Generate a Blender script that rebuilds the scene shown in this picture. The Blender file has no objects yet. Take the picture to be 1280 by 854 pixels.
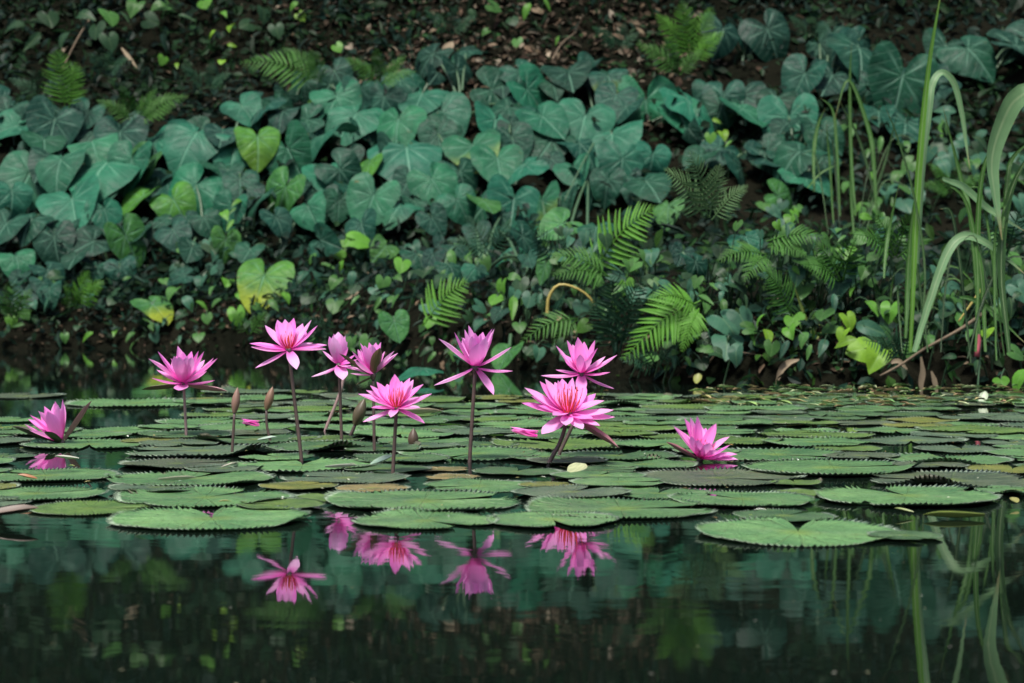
import bpy, math, random
import numpy as np
from mathutils import Vector, Matrix, noise
R = random.Random(7)
SC = bpy.context.scene
COL = SC.collection
# ------------------------------------------------------------------ camera
F = 2470.0                       # focal length in pixels of a 1280 px wide frame
CH = 0.41
PITCH = math.atan(67 / F)
cam = bpy.data.cameras.new('camera'); co = bpy.data.objects.new('camera', cam); COL.objects.link(co)
co.location = (0, 0, CH); co.rotation_euler = (math.pi / 2 - PITCH, 0, 0)
cam.sensor_width = 36; cam.lens = F / 1280 * 36; cam.clip_start = 0.05; cam.clip_end = 500
cam.dof.use_dof = True; cam.dof.focus_distance = 4.75; cam.dof.aperture_fstop = 6.6
SC.camera = co
# ------------------------------------------------------------------ sky, sun, exposure
SUN_EL, SUN_AZ = math.radians(63), math.radians(200)     # azimuth measured clockwise from +Y
w = bpy.data.worlds.new('World'); SC.world = w; w.use_nodes = True
wn = w.node_tree.nodes; wl = w.node_tree.links
sky = wn.new('ShaderNodeTexSky'); sky.sky_type = 'NISHITA'; sky.sun_disc = False
sky.sun_elevation = SUN_EL; sky.sun_rotation = SUN_AZ; sky.air_density = 1.0; sky.dust_density = 3.0
wl.new(sky.outputs[0], wn['Background'].inputs[0]); wn['Background'].inputs[1].default_value = 0.062
sl = bpy.data.lights.new('sun', 'SUN'); so = bpy.data.objects.new('sun', sl); COL.objects.link(so)
sl.energy = 2.0; sl.angle = math.radians(13); sl.color = (1, 0.96, 0.9)
sd = Vector((math.sin(SUN_AZ) * math.cos(SUN_EL), math.cos(SUN_AZ) * math.cos(SUN_EL), math.sin(SUN_EL)))
so.rotation_euler = (-sd).to_track_quat('-Z', 'Y').to_euler(); so.location = sd * 30
SC.view_settings.view_transform = 'Standard'; SC.view_settings.look = 'None'
SC.view_settings.exposure = 1.62; SC.view_settings.gamma = 1
SC.render.engine = 'CYCLES'; SC.cycles.use_denoising = True
SC.cycles.max_bounces = 6; SC.cycles.diffuse_bounces = 3; SC.cycles.glossy_bounces = 3; SC.cycles.transmission_bounces = 3
SC.cycles.caustics_reflective = False; SC.cycles.caustics_refractive = False
# ------------------------------------------------------------------ geometry of the place
FW = Vector((0, math.cos(PITCH), -math.sin(PITCH))); UP = Vector((0, math.sin(PITCH), math.cos(PITCH)))
CP = Vector((0, 0, CH))
def ray(px, py): return FW + Vector((1, 0, 0)) * ((px - 640) / F) + UP * ((427 - py) / F)
def at(px, py, D):
    d = ray(px, py); return CP + d * (D / d.y)
def onwater(px, py, z=0.0):
    d = ray(px, py); return CP + d * ((z - CH) / d.z)
EX = [-60, -3.5, -1.9, -1.17, -0.61, 0.0, 0.43, 0.86, 2.0, 4, 60]
EY = [13.4, 13.4, 13.3, 12.0, 10.9, 10.0, 8.9, 8.3, 7.9, 7.6, 7.6]
def edge(x):
    return float(np.interp(x, EX, EY)) + 0.22 * noise.noise((x * 1.3, 3.1, 0)) + 0.07 * noise.noise((x * 5, 7.7, 0))
def gz(x, y):
    s = y - edge(x)
    n = 0.10 * noise.noise((x * 1.1, y * 1.1, 1.7)) + 0.04 * noise.noise((x * 4, y * 4, 9.2))
    if y < -14: return -0.7 + (-14 - y) * 0.25
    if s < 0: return max(-0.7, s * 0.9)
    lip = 0.36 * (1 - math.exp(-s / 0.28))
    rise = max(0.0, y - 14.2)
    z = lip + 0.03 * min(s, 3.0) + (0.68 * rise if rise < 2.8 else 0.68 * 2.8 + 0.8 * (min(rise, 14) - 2.8))
    return z + n * min(1, s * 1.2)
def hit(px, py):
    d = ray(px, py); y = 7.0
    while y < 30:
        p = CP + d * (y / d.y)
        if p.z < gz(p.x, y) and p.z > -0.05: return y
        if p.z <= -0.05: return y
        y += 0.03
    return y
def cover(x, y):                 # height of the low undergrowth above the soil
    s = y - edge(x)
    if y > 14.2: return 0.16
    if s < 0.6: return 0.12 * max(0.3, s / 0.6)
    return 0.16 if x < 0.2 else 0.34
def hit_cover(px, py):
    d = ray(px, py); y = 7.0
    while y < 30:
        p = CP + d * (y / d.y)
        if p.z <= -0.05 or p.z < gz(p.x, y) + (cover(p.x, y) if y > edge(p.x) else 0): return y
        y += 0.03
    return y
def bank(px, py, off=0.2): return at(px, py, hit(px, py) - off)
def bankc(px, py, off=0.2): return at(px, py, hit_cover(px, py) - off)
# ------------------------------------------------------------------ object helpers
def tag(o, label=None, cat=None, group=None, kind=None):
    if label: o['label'] = label
    if cat: o['category'] = cat
    if group: o['group'] = group
    if kind: o['kind'] = kind
    return o
def mesh(name, V, Fc, mat=None, smooth=True):
    me = bpy.data.meshes.new(name); me.from_pydata([tuple(v) for v in V], [], Fc)
    if mat: me.materials.append(mat)
    if smooth: me.polygons.foreach_set('use_smooth', [True] * len(me.polygons))
    me.update(); return me
def link(name, me, M=None, parent=None, color=None):
    o = bpy.data.objects.new(name, me); COL.objects.link(o)
    if parent is not None:
        o.parent = parent
        root = parent
        while root.parent: root = root.parent
        base = Matrix.Translation(-root.location)
        o.matrix_local = base @ (M or Matrix.Identity(4)) if parent is root else parent_inv(parent) @ base @ (M or Matrix.Identity(4))
    elif M is not None: o.matrix_world = M
    if color is not None: o.color = (color[0], color[1], color[2], 1)
    return o
def parent_inv(p): return p.matrix_basis.inverted()
def empty(name, loc, label, cat, group=None):
    o = bpy.data.objects.new(name, None); COL.objects.link(o); o.location = loc; o.empty_display_size = 0.05
    return tag(o, label, cat, group)
def frame(x, y, z, p, s=1.0, sx=None, sz=None):
    M = Matrix.Identity(4)
    for i in range(3):
        M[i][0] = x[i] * (sx or s); M[i][1] = y[i] * s; M[i][2] = z[i] * (sz or s); M[i][3] = p[i]
    return M
def catmull(P, n):
    P = [Vector(p) for p in P]; Q = [P[0] * 2 - P[1]] + P + [P[-1] * 2 - P[-2]]; out = []
    m = len(P) - 1
    for k in range(n + 1):
        u = k / n * m; i = min(int(u), m - 1); t = u - i
        a, b, c, d = Q[i:i + 4]
        out.append(0.5 * ((2 * b) + (c - a) * t + (2 * a - 5 * b + 4 * c - d) * t * t + (3 * b - a - 3 * c + d) * t ** 3))
    return out
def tube_geo(V, Fc, P, r0, r1, seg=6, cap=True):
    b = len(V); n = len(P)
    for i, p in enumerate(P):
        t = (P[min(i + 1, n - 1)] - P[max(i - 1, 0)]).normalized()
        a = t.cross(Vector((0.31, 0.87, 0.4))).normalized(); c = t.cross(a)
        r = r0 + (r1 - r0) * i / (n - 1)
        for k in range(seg):
            an = 2 * math.pi * k / seg
            V.append(p + a * (r * math.cos(an)) + c * (r * math.sin(an)))
    for i in range(n - 1):
        for k in range(seg):
            k2 = (k + 1) % seg
            Fc.append((b + i * seg + k, b + i * seg + k2, b + (i + 1) * seg + k2, b + (i + 1) * seg + k))
    if cap:
        Fc.append(tuple(b + (n - 1) * seg + k for k in range(seg)))
def tube(name, P, r0, r1, mat, parent=None, seg=6, n=10, color=None):
    V, Fc = [], []
    tube_geo(V, Fc, catmull(P, n), r0, r1, seg)
    return link(name, mesh(name, V, Fc, mat), None, parent, color)
def ribbon_geo(V, Fc, P, width, fold=0.25, nrm=None, taper0=0.5, peak=0.35):
    b = len(V); n = len(P)
    for i, p in enumerate(P):
        t = (P[min(i + 1, n - 1)] - P[max(i - 1, 0)]).normalized()
        nn = (nrm or Vector((0, -1, 0.5)))
        s = t.cross(nn).normalized(); up = s.cross(t)
        u = i / (n - 1)
        wv = width * (taper0 + (1 - taper0) * u / peak if u < peak else (max(0.0, 1 - ((u - peak) / (1 - peak)) ** 2.2)))
        wv = max(wv, width * 0.03)
        V.append(p - s * wv * 0.5 + up * wv * fold); V.append(p); V.append(p + s * wv * 0.5 + up * wv * fold)
    for i in range(n - 1):
        for k in (0, 1):
            Fc.append((b + i * 3 + k, b + i * 3 + k + 1, b + (i + 1) * 3 + k + 1, b + (i + 1) * 3 + k))
def uvs(me, n):
    uv = me.uv_layers.new(name='uv')
    for l in me.loops: uv.data[l.index].uv = ((l.vertex_index % 3) / 2, (l.vertex_index // 3) / (n - 1))
    return me
# ------------------------------------------------------------------ materials
def mat(name):
    m = bpy.data.materials.new(name); m.use_nodes = True
    nt = m.node_tree; return m, nt, nt.nodes, nt.links, nt.nodes['Principled BSDF']
def N(ns, t, **kw):
    n = ns.new(t)
    for k, v in kw.items(): setattr(n, k, v)
    return n
def mth(ns, ls, op, a, b=None, c=None, clamp=False):
    n = ns.new('ShaderNodeMath'); n.operation = op; n.use_clamp = clamp
    for i, v in enumerate((a, b, c)):
        if v is None: continue
        if hasattr(v, 'links') or hasattr(v, 'is_output'): ls.new(v, n.inputs[i])
        else: n.inputs[i].default_value = v
    return n.outputs[0]
def mixc(ns, ls, fac, a, b, blend='MIX'):
    n = ns.new('ShaderNodeMix'); n.data_type = 'RGBA'; n.blend_type = blend
    for sock, v in ((n.inputs[0], fac), (n.inputs[6], a), (n.inputs[7], b)):
        if hasattr(v, 'is_output'): ls.new(v, sock)
        elif isinstance(v, (int, float)): sock.default_value = v
        else: sock.default_value = (v[0], v[1], v[2], 1)
    return n.outputs[2]
def ramp(ns, ls, fac, a, b):
    n = ns.new('ShaderNodeMapRange'); n.clamp = True
    ls.new(fac, n.inputs[0]); n.inputs[1].default_value = a; n.inputs[2].default_value = b
    return n.outputs[0]
def tex(ns, ls, vec, scale, detail=3, rough=0.55):
    n = ns.new('ShaderNodeTexNoise'); n.inputs['Scale'].default_value = scale; n.inputs['Detail'].default_value = detail
    n.inputs['Roughness'].default_value = rough
    if vec is not None: ls.new(vec, n.inputs['Vector'])
    return n.outputs[0]
def translucent(nt, ns, ls, pb, col, amt):
    tr = ns.new('ShaderNodeBsdfTranslucent'); ls.new(col, tr.inputs[0])
    mx = ns.new('ShaderNodeMixShader'); mx.inputs[0].default_value = amt
    ls.new(pb.outputs[0], mx.inputs[1]); ls.new(tr.outputs[0], mx.inputs[2])
    ls.new(mx.outputs[0], ns['Material Output'].inputs[0])
def bump(ns, ls, pb, h, strength, dist=0.01):
    b = ns.new('ShaderNodeBump'); b.inputs['Strength'].default_value = strength; b.inputs['Distance'].default_value = dist
    ls.new(h, b.inputs['Height']); ls.new(b.outputs[0], pb.inputs['Normal'])

def taro_mat():
    m, nt, ns, ls, pb = mat('taro_leaf')
    oi = N(ns, 'ShaderNodeObjectInfo'); tc = N(ns, 'ShaderNodeTexCoord'); sp = N(ns, 'ShaderNodeSeparateXYZ')
    ls.new(tc.outputs['Object'], sp.inputs[0])
    off = N(ns, 'ShaderNodeVectorMath', operation='MULTIPLY_ADD'); ls.new(oi.outputs['Random'], off.inputs[0])
    off.inputs[1].default_value = (17, 31, 5); ls.new(tc.outputs['Object'], off.inputs[2])
    n1 = tex(ns, ls, off.outputs[0], 2.2, 4); n2 = tex(ns, ls, off.outputs[0], 9, 3)
    ax = mth(ns, ls, 'ABSOLUTE', sp.outputs[0])
    # pinnate lateral veins below, rays round the stalk
    ph = mth(ns, ls, 'MULTIPLY_ADD', ax, 0.62, sp.outputs[1])
    lat = mth(ns, ls, 'PINGPONG', mth(ns, ls, 'MULTIPLY', ph, 5.2), 0.5)
    lat = mth(ns, ls, 'SUBTRACT', 1.0, ramp(ns, ls, lat, 0.0, 0.09))
    mid = mth(ns, ls, 'SUBTRACT', 1.0, ramp(ns, ls, ax, 0.004, 0.035))
    an = mth(ns, ls, 'ARCTAN2', sp.outputs[0], sp.outputs[1])
    r = N(ns, 'ShaderNodeVectorMath', operation='LENGTH'); ls.new(tc.outputs['Object'], r.inputs[0])
    ray_ = mth(ns, ls, 'PINGPONG', mth(ns, ls, 'MULTIPLY', an, 8 / 6.2832), 0.5)
    ray_ = mth(ns, ls, 'SUBTRACT', 1.0, ramp(ns, ls, ray_, 0.02, 0.16))
    ray_ = mth(ns, ls, 'MULTIPLY', ray_, mth(ns, ls, 'SUBTRACT', 1.0, ramp(ns, ls, r.outputs['Value'], 0.05, 0.62)))
    v = mth(ns, ls, 'MAXIMUM', mth(ns, ls, 'MULTIPLY', lat, 0.16), mth(ns, ls, 'MAXIMUM', mth(ns, ls, 'MULTIPLY', mid, 0.6), mth(ns, ls, 'MULTIPLY', ray_, 0.6)))
    base = mixc(ns, ls, ramp(ns, ls, n1, 0.3, 0.72), mixc(ns, ls, 1.0, oi.outputs['Color'], (0.50, 0.60, 0.62), 'MULTIPLY'), mixc(ns, ls, 1.0, oi.outputs['Color'], (1.35, 1.22, 1.25), 'MULTIPLY'))
    base = mixc(ns, ls, mth(ns, ls, 'MULTIPLY', ramp(ns, ls, n2, 0.55, 0.75), 0.22), base, (0.08, 0.16, 0.13))
    vc = mixc(ns, ls, 0.7, oi.outputs['Color'], (0.20, 0.40, 0.28))
    col = mixc(ns, ls, v, base, vc)
    # yellowed blotch on a leaf whose object alpha-like second random is high
    yl = N(ns, 'ShaderNodeAttribute', attribute_type='OBJECT', attribute_name='yellowing')
    yb = mth(ns, ls, 'ADD', mth(ns, ls, 'MULTIPLY', sp.outputs[1], -0.9), mth(ns, ls, 'MULTIPLY', n1, 0.9))
    col = mixc(ns, ls, mth(ns, ls, 'MULTIPLY', ramp(ns, ls, yb, 0.58, 1.0), yl.outputs['Fac']), col, (0.22, 0.26, 0.02))
    sp_ = tex(ns, ls, off.outputs[0], 5, 2); spots = ramp(ns, ls, sp_, 0.73, 0.76)
    col = mixc(ns, ls, mth(ns, ls, 'MULTIPLY', spots, 0.7), col, (0.09, 0.07, 0.02))
    ls.new(col, pb.inputs['Base Color']); pb.inputs['Roughness'].default_value = 0.5
    pb.inputs['Specular IOR Level'].default_value = 0.16
    bump(ns, ls, pb, mth(ns, ls, 'ADD', mth(ns, ls, 'MULTIPLY', v, -0.8), n1), 0.7, 0.03)
    translucent(nt, ns, ls, pb, col, 0.12)
    return m
def leaf_mat(name, rough=0.45, trans=0.18, spec=0.16):
    m, nt, ns, ls, pb = mat(name)
    oi = N(ns, 'ShaderNodeObjectInfo'); tc = N(ns, 'ShaderNodeTexCoord'); sp = N(ns, 'ShaderNodeSeparateXYZ')
    ls.new(tc.outputs['Object'], sp.inputs[0])
    off = N(ns, 'ShaderNodeVectorMath', operation='MULTIPLY_ADD'); ls.new(oi.outputs['Random'], off.inputs[0])
    off.inputs[1].default_value = (17, 31, 5); ls.new(tc.outputs['Object'], off.inputs[2])
    n1 = tex(ns, ls, off.outputs[0], 3, 4)
    ax = mth(ns, ls, 'ABSOLUTE', sp.outputs[0])
    mid = mth(ns, ls, 'SUBTRACT', 1.0, ramp(ns, ls, ax, 0.01, 0.05))
    lat = mth(ns, ls, 'PINGPONG', mth(ns, ls, 'MULTIPLY', mth(ns, ls, 'MULTIPLY_ADD', ax, 0.8, sp.outputs[1]), 5.0), 0.5)
    lat = mth(ns, ls, 'MULTIPLY', mth(ns, ls, 'SUBTRACT', 1.0, ramp(ns, ls, lat, 0.0, 0.1)), 0.35)
    v = mth(ns, ls, 'MAXIMUM', mth(ns, ls, 'MULTIPLY', mid, 0.6), lat)
    base = mixc(ns, ls, n1, mixc(ns, ls, 1.0, oi.outputs['Color'], (0.6, 0.65, 0.7), 'MULTIPLY'), mixc(ns, ls, 1.0, oi.outputs['Color'], (1.4, 1.3, 1.2), 'MULTIPLY'))
    col = mixc(ns, ls, mth(ns, ls, 'MULTIPLY', v, 0.6), base, mixc(ns, ls, 0.5, oi.outputs['Color'], (0.2, 0.30, 0.13)))
    ls.new(col, pb.inputs['Base Color']); pb.inputs['Roughness'].default_value = rough; pb.inputs['Specular IOR Level'].default_value = spec
    translucent(nt, ns, ls, pb, col, trans)
    return m
def grass_mat():
    m, nt, ns, ls, pb = mat('grass_blade')
    oi = N(ns, 'ShaderNodeObjectInfo'); tc = N(ns, 'ShaderNodeTexCoord'); sp = N(ns, 'ShaderNodeSeparateXYZ'); ls.new(tc.outputs['UV'], sp.inputs[0])
    mp = N(ns, 'ShaderNodeMapping'); mp.inputs['Scale'].default_value = (26, 2.5, 1); ls.new(tc.outputs['UV'], mp.inputs[0])
    off = N(ns, 'ShaderNodeVectorMath', operation='MULTIPLY_ADD'); ls.new(oi.outputs['Random'], off.inputs[0]); off.inputs[1].default_value = (17, 31, 5); ls.new(mp.outputs[0], off.inputs[2])
    st = tex(ns, ls, off.outputs[0], 1.0, 2); big = tex(ns, ls, tc.outputs['Object'], 5, 3)
    c = mixc(ns, ls, st, mixc(ns, ls, 1.0, oi.outputs['Color'], (0.55, 0.62, 0.6), 'MULTIPLY'), mixc(ns, ls, 1.0, oi.outputs['Color'], (1.4, 1.3, 1.3), 'MULTIPLY'))
    c = mixc(ns, ls, mth(ns, ls, 'MULTIPLY', ramp(ns, ls, big, .4, .7), .4), c, mixc(ns, ls, 1.0, oi.outputs['Color'], (0.6, 0.55, 0.5), 'MULTIPLY'))
    mid = mth(ns, ls, 'SUBTRACT', 1.0, ramp(ns, ls, mth(ns, ls, 'ABSOLUTE', mth(ns, ls, 'SUBTRACT', sp.outputs[0], 0.5)), 0.02, 0.09))
    c = mixc(ns, ls, mth(ns, ls, 'MULTIPLY', mid, .5), c, (0.26, 0.34, 0.18))
    c = mixc(ns, ls, mth(ns, ls, 'MULTIPLY', ramp(ns, ls, mth(ns, ls, 'MULTIPLY_ADD', st, .2, sp.outputs[1]), 1.0, 1.08), .8), c, (0.20, 0.14, 0.06))
    ls.new(c, pb.inputs['Base Color']); pb.inputs['Roughness'].default_value = 0.42; pb.inputs['Specular IOR Level'].default_value = 0.3
    bump(ns, ls, pb, st, 0.4, 0.004); translucent(nt, ns, ls, pb, c, 0.2)
    return m
def attr_mat(name, rough=0.5, trans=0.12):
    m, nt, ns, ls, pb = mat(name)
    a = N(ns, 'ShaderNodeAttribute', attribute_name='tint')
    tc = N(ns, 'ShaderNodeTexCoord'); n1 = tex(ns, ls, tc.outputs['Object'], 30, 3)
    col = mixc(ns, ls, n1, mixc(ns, ls, 1.0, a.outputs['Color'], (0.6, 0.6, 0.6), 'MULTIPLY'), mixc(ns, ls, 1.0, a.outputs['Color'], (1.4, 1.4, 1.4), 'MULTIPLY'))
    ls.new(col, pb.inputs['Base Color']); pb.inputs['Roughness'].default_value = rough; pb.inputs['Specular IOR Level'].default_value = 0.10
    if trans: translucent(nt, ns, ls, pb, col, trans)
    return m
def petal_mat():
    m, nt, ns, ls, pb = mat('lily_petal')
    oi = N(ns, 'ShaderNodeObjectInfo'); tc = N(ns, 'ShaderNodeTexCoord'); sp = N(ns, 'ShaderNodeSeparateXYZ')
    ls.new(tc.outputs['Object'], sp.inputs[0])
    mp = N(ns, 'ShaderNodeMapping'); mp.inputs['Scale'].default_value = (40, 1.5, 1); ls.new(tc.outputs['Object'], mp.inputs[0])
    st = tex(ns, ls, mp.outputs[0], 1.0, 2)
    tip = mixc(ns, ls, oi.outputs['Random'], (0.97, 0.26, 0.74), (0.97, 0.46, 0.83))
    g = mixc(ns, ls, ramp(ns, ls, sp.outputs[1], 0.0, 0.5), (0.90, 0.06, 0.56), tip)
    g = mixc(ns, ls, 1.0, g, oi.outputs['Color'], 'MULTIPLY')
    g = mixc(ns, ls, mth(ns, ls, 'MULTIPLY', ramp(ns, ls, st, 0.5, 0.75), 0.35), g, (0.74, 0.13, 0.52))
    ls.new(g, pb.inputs['Base Color']); pb.inputs['Roughness'].default_value = 0.5; pb.inputs['Specular IOR Level'].default_value = 0.25
    bump(ns, ls, pb, st, 0.25, 0.01)
    translucent(nt, ns, ls, pb, g, 0.45)
    return m
def sepal_mat():
    m, nt, ns, ls, pb = mat('lily_sepal')
    tc = N(ns, 'ShaderNodeTexCoord'); oi = N(ns, 'ShaderNodeObjectInfo')
    mp = N(ns, 'ShaderNodeMapping'); mp.inputs['Scale'].default_value = (40, 2, 1); ls.new(tc.outputs['Object'], mp.inputs[0])
    st = tex(ns, ls, mp.outputs[0], 1.0, 3)
    g = mixc(ns, ls, ramp(ns, ls, st, 0.35, 0.7), oi.outputs['Color'], mixc(ns, ls, 1.0, oi.outputs['Color'], (0.55, 0.6, 0.55), 'MULTIPLY'))
    ls.new(g, pb.inputs['Base Color']); pb.inputs['Roughness'].default_value = 0.5
    return m
def plain(name, col, rough=0.6, sc=20, amt=0.5, stretch=None):
    m, nt, ns, ls, pb = mat(name)
    tc = N(ns, 'ShaderNodeTexCoord'); vec = tc.outputs['Object']
    if stretch:
        mp = N(ns, 'ShaderNodeMapping'); mp.inputs['Scale'].default_value = stretch; ls.new(vec, mp.inputs[0]); vec = mp.outputs[0]
    n = tex(ns, ls, vec, sc, 4)
    c = mixc(ns, ls, n, [x * (1 - amt) for x in col], [min(1, x * (1 + amt)) for x in col])
    ls.new(c, pb.inputs['Base Color']); pb.inputs['Roughness'].default_value = rough
    bump(ns, ls, pb, n, 0.3, 0.004)
    return m
def pad_mat():
    m, nt, ns, ls, pb = mat('lily_pad')
    oi = N(ns, 'ShaderNodeObjectInfo'); tc = N(ns, 'ShaderNodeTexCoord'); sp = N(ns, 'ShaderNodeSeparateXYZ')
    ls.new(tc.outputs['Object'], sp.inputs[0])
    off = N(ns, 'ShaderNodeVectorMath', operation='MULTIPLY_ADD'); ls.new(oi.outputs['Random'], off.inputs[0])
    off.inputs[1].default_value = (37, 51, 5); ls.new(tc.outputs['Object'], off.inputs[2])
    n1 = tex(ns, ls, off.outputs[0], 1.6, 5); n2 = tex(ns, ls, off.outputs[0], 7, 4, 0.65); n3 = tex(ns, ls, off.outputs[0], 2.6, 6, 0.7)
    fx = N(ns, 'ShaderNodeCombineXYZ'); ls.new(sp.outputs[0], fx.inputs[0]); ls.new(sp.outputs[1], fx.inputs[1])
    r = N(ns, 'ShaderNodeVectorMath', operation='LENGTH'); ls.new(fx.outputs[0], r.inputs[0]); r = r.outputs['Value']
    an = mth(ns, ls, 'ARCTAN2', sp.outputs[0], sp.outputs[1])
    an = mth(ns, ls, 'MULTIPLY_ADD', n2, 0.12, an)
    v = mth(ns, ls, 'PINGPONG', mth(ns, ls, 'MULTIPLY', an, 22 / 6.2832), 0.5)
    v = mth(ns, ls, 'SUBTRACT', 1.0, ramp(ns, ls, v, 0.0, 0.12))
    c = mixc(ns, ls, ramp(ns, ls, n1, 0.3, 0.7), mixc(ns, ls, 1.0, oi.outputs['Color'], (0.48, 0.60, 0.6), 'MULTIPLY'), mixc(ns, ls, 1.0, oi.outputs['Color'], (1.45, 1.28, 1.2), 'MULTIPLY'))
    c = mixc(ns, ls, mth(ns, ls, 'MULTIPLY', v, 0.5), c, mixc(ns, ls, 0.6, oi.outputs['Color'], (0.2, 0.31, 0.11)))
    c = mixc(ns, ls, mth(ns, ls, 'MULTIPLY', ramp(ns, ls, n3, 0.57, 0.72), 0.6), c, (0.12, 0.15, 0.035))       # yellowing
    c = mixc(ns, ls, mth(ns, ls, 'MULTIPLY', ramp(ns, ls, n2, 0.62, 0.70), 0.75), c, (0.09, 0.06, 0.03))      # brown spots
    c = mixc(ns, ls, mth(ns, ls, 'MULTIPLY', ramp(ns, ls, mth(ns, ls, 'MULTIPLY_ADD', n2, 0.05, r), 0.965, 1.0), 0.7), c, (0.38, 0.47, 0.34))   # pale toothed rim
    n4 = tex(ns, ls, off.outputs[0], 34, 3, 0.6); n5 = tex(ns, ls, off.outputs[0], 13, 5, 0.75)
    c = mixc(ns, ls, mth(ns, ls, 'MULTIPLY', ramp(ns, ls, n5, 0.50, 0.64), 0.55), c, (0.030, 0.060, 0.022))     # dark blotches
    c = mixc(ns, ls, mth(ns, ls, 'MULTIPLY', ramp(ns, ls, n4, 0.63, 0.72), 0.6), c, (0.30, 0.36, 0.22))     # pale flecks
    c = mixc(ns, ls, mth(ns, ls, 'MULTIPLY', ramp(ns, ls, mth(ns, ls, 'MULTIPLY_ADD', n1, -0.5, r), 0.02, -0.22), 0.55), c, (0.17, 0.24, 0.04))  # yellower middle
    ge = N(ns, 'ShaderNodeNewGeometry')
    c = mixc(ns, ls, ge.outputs['Backfacing'], c, (0.10, 0.10, 0.06))
    ls.new(c, pb.inputs['Base Color'])
    ls.new(mth(ns, ls, 'MULTIPLY_ADD', n5, 0.6, 0.10), pb.inputs['Roughness']); pb.inputs['Specular IOR Level'].default_value = 0.4
    bump(ns, ls, pb, mth(ns, ls, 'ADD', mth(ns, ls, 'MULTIPLY', v, -0.6), mth(ns, ls, 'ADD', n2, mth(ns, ls, 'MULTIPLY', n5, 0.5))), 0.6, 0.03)
    return m
def water_mat():
    m, nt, ns, ls, pb = mat('pond_water')
    pb.inputs['Base Color'].default_value = (0.003, 0.006, 0.004, 1); pb.inputs['Roughness'].default_value = 0.02
    pb.inputs['IOR'].default_value = 1.33
    tc = N(ns, 'ShaderNodeTexCoord')
    mp = N(ns, 'ShaderNodeMapping'); mp.inputs['Scale'].default_value = (5, 16, 1); ls.new(tc.outputs['Object'], mp.inputs[0])
    n1 = tex(ns, ls, mp.outputs[0], 1.0, 2, 0.4)
    mp2 = N(ns, 'ShaderNodeMapping'); mp2.inputs['Scale'].default_value = (14, 60, 1); ls.new(tc.outputs['Object'], mp2.inputs[0])
    n2 = tex(ns, ls, mp2.outputs[0], 1.0, 1, 0.4)
    h = mth(ns, ls, 'MULTIPLY_ADD', n2, 0.22, n1)
    big = tex(ns, ls, tc.outputs['Object'], 1.1, 2, 0.5); h = mth(ns, ls, 'MULTIPLY', h, mth(ns, ls, 'MULTIPLY_ADD', ramp(ns, ls, big, 0.38, 0.65), 1.5, 0.35))
    bump(ns, ls, pb, h, 1.0, 0.00016)
    return m
def soil_mat():
    m, nt, ns, ls, pb = mat('bank_soil')
    tc = N(ns, 'ShaderNodeTexCoord'); n1 = tex(ns, ls, tc.outputs['Object'], 1.5, 6, 0.65); n2 = tex(ns, ls, tc.outputs['Object'], 22, 5, 0.7)
    c = mixc(ns, ls, ramp(ns, ls, n1, 0.35, 0.7), (0.004, 0.005, 0.003), (0.011, 0.0105, 0.007))
    c = mixc(ns, ls, mth(ns, ls, 'MULTIPLY', ramp(ns, ls, n2, 0.58, 0.75), 0.5), c, (0.030, 0.026, 0.018))
    ls.new(c, pb.inputs['Base Color']); pb.inputs['Roughness'].default_value = 1.0; pb.inputs['Specular IOR Level'].default_value = 0.02
    bump(ns, ls, pb, mth(ns, ls, 'ADD', n1, mth(ns, ls, 'MULTIPLY', n2, 0.4)), 0.9, 0.08)
    return m
M_TARO = taro_mat(); M_LEAF = leaf_mat('creeper_leaf'); M_FERN = leaf_mat('fern_leaflet', 0.5, 0.2); M_GRASS = grass_mat()
M_PETAL = petal_mat(); M_SEPAL = sepal_mat(); M_PAD = pad_mat(); M_WATER = water_mat(); M_SOIL = soil_mat()
M_STEM = plain('lily_stem', (0.075, 0.048, 0.042), 0.5, 60, 0.4); M_PALESTEM = plain('pale_stem', (0.26, 0.17, 0.16), 0.5, 60, 0.3)
M_STALK = plain('green_stalk', (0.045, 0.095, 0.045), 0.45, 30, 0.4); M_TWIG = plain('twig_bark', (0.13, 0.095, 0.06), 0.9, 40, 0.5)
M_YSTEM = plain('yellow_stem', (0.30, 0.24, 0.06), 0.5, 40, 0.3); M_DEAD = plain('dead_leaf', (0.17, 0.13, 0.08), 0.8, 14, 0.45)
M_STUFF = attr_mat('undergrowth_leaf'); M_LITTER = attr_mat('leaf_litter', 0.85, 0)
def stamen_mat():
    m, nt, ns, ls, pb = mat('lily_stamen')
    tc = N(ns, 'ShaderNodeTexCoord'); sp = N(ns, 'ShaderNodeSeparateXYZ'); ls.new(tc.outputs['Object'], sp.inputs[0])
    n = tex(ns, ls, tc.outputs['Object'], 14, 2)
    c = mixc(ns, ls, ramp(ns, ls, sp.outputs[2], 0.30, 0.42), mixc(ns, ls, n, (0.50, 0.01, 0.05), (0.80, 0.10, 0.03)), (0.82, 0.13, 0.16))
    ls.new(c, pb.inputs['Base Color']); pb.inputs['Roughness'].default_value = 0.5
    return m
M_STAMEN = stamen_mat()
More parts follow.
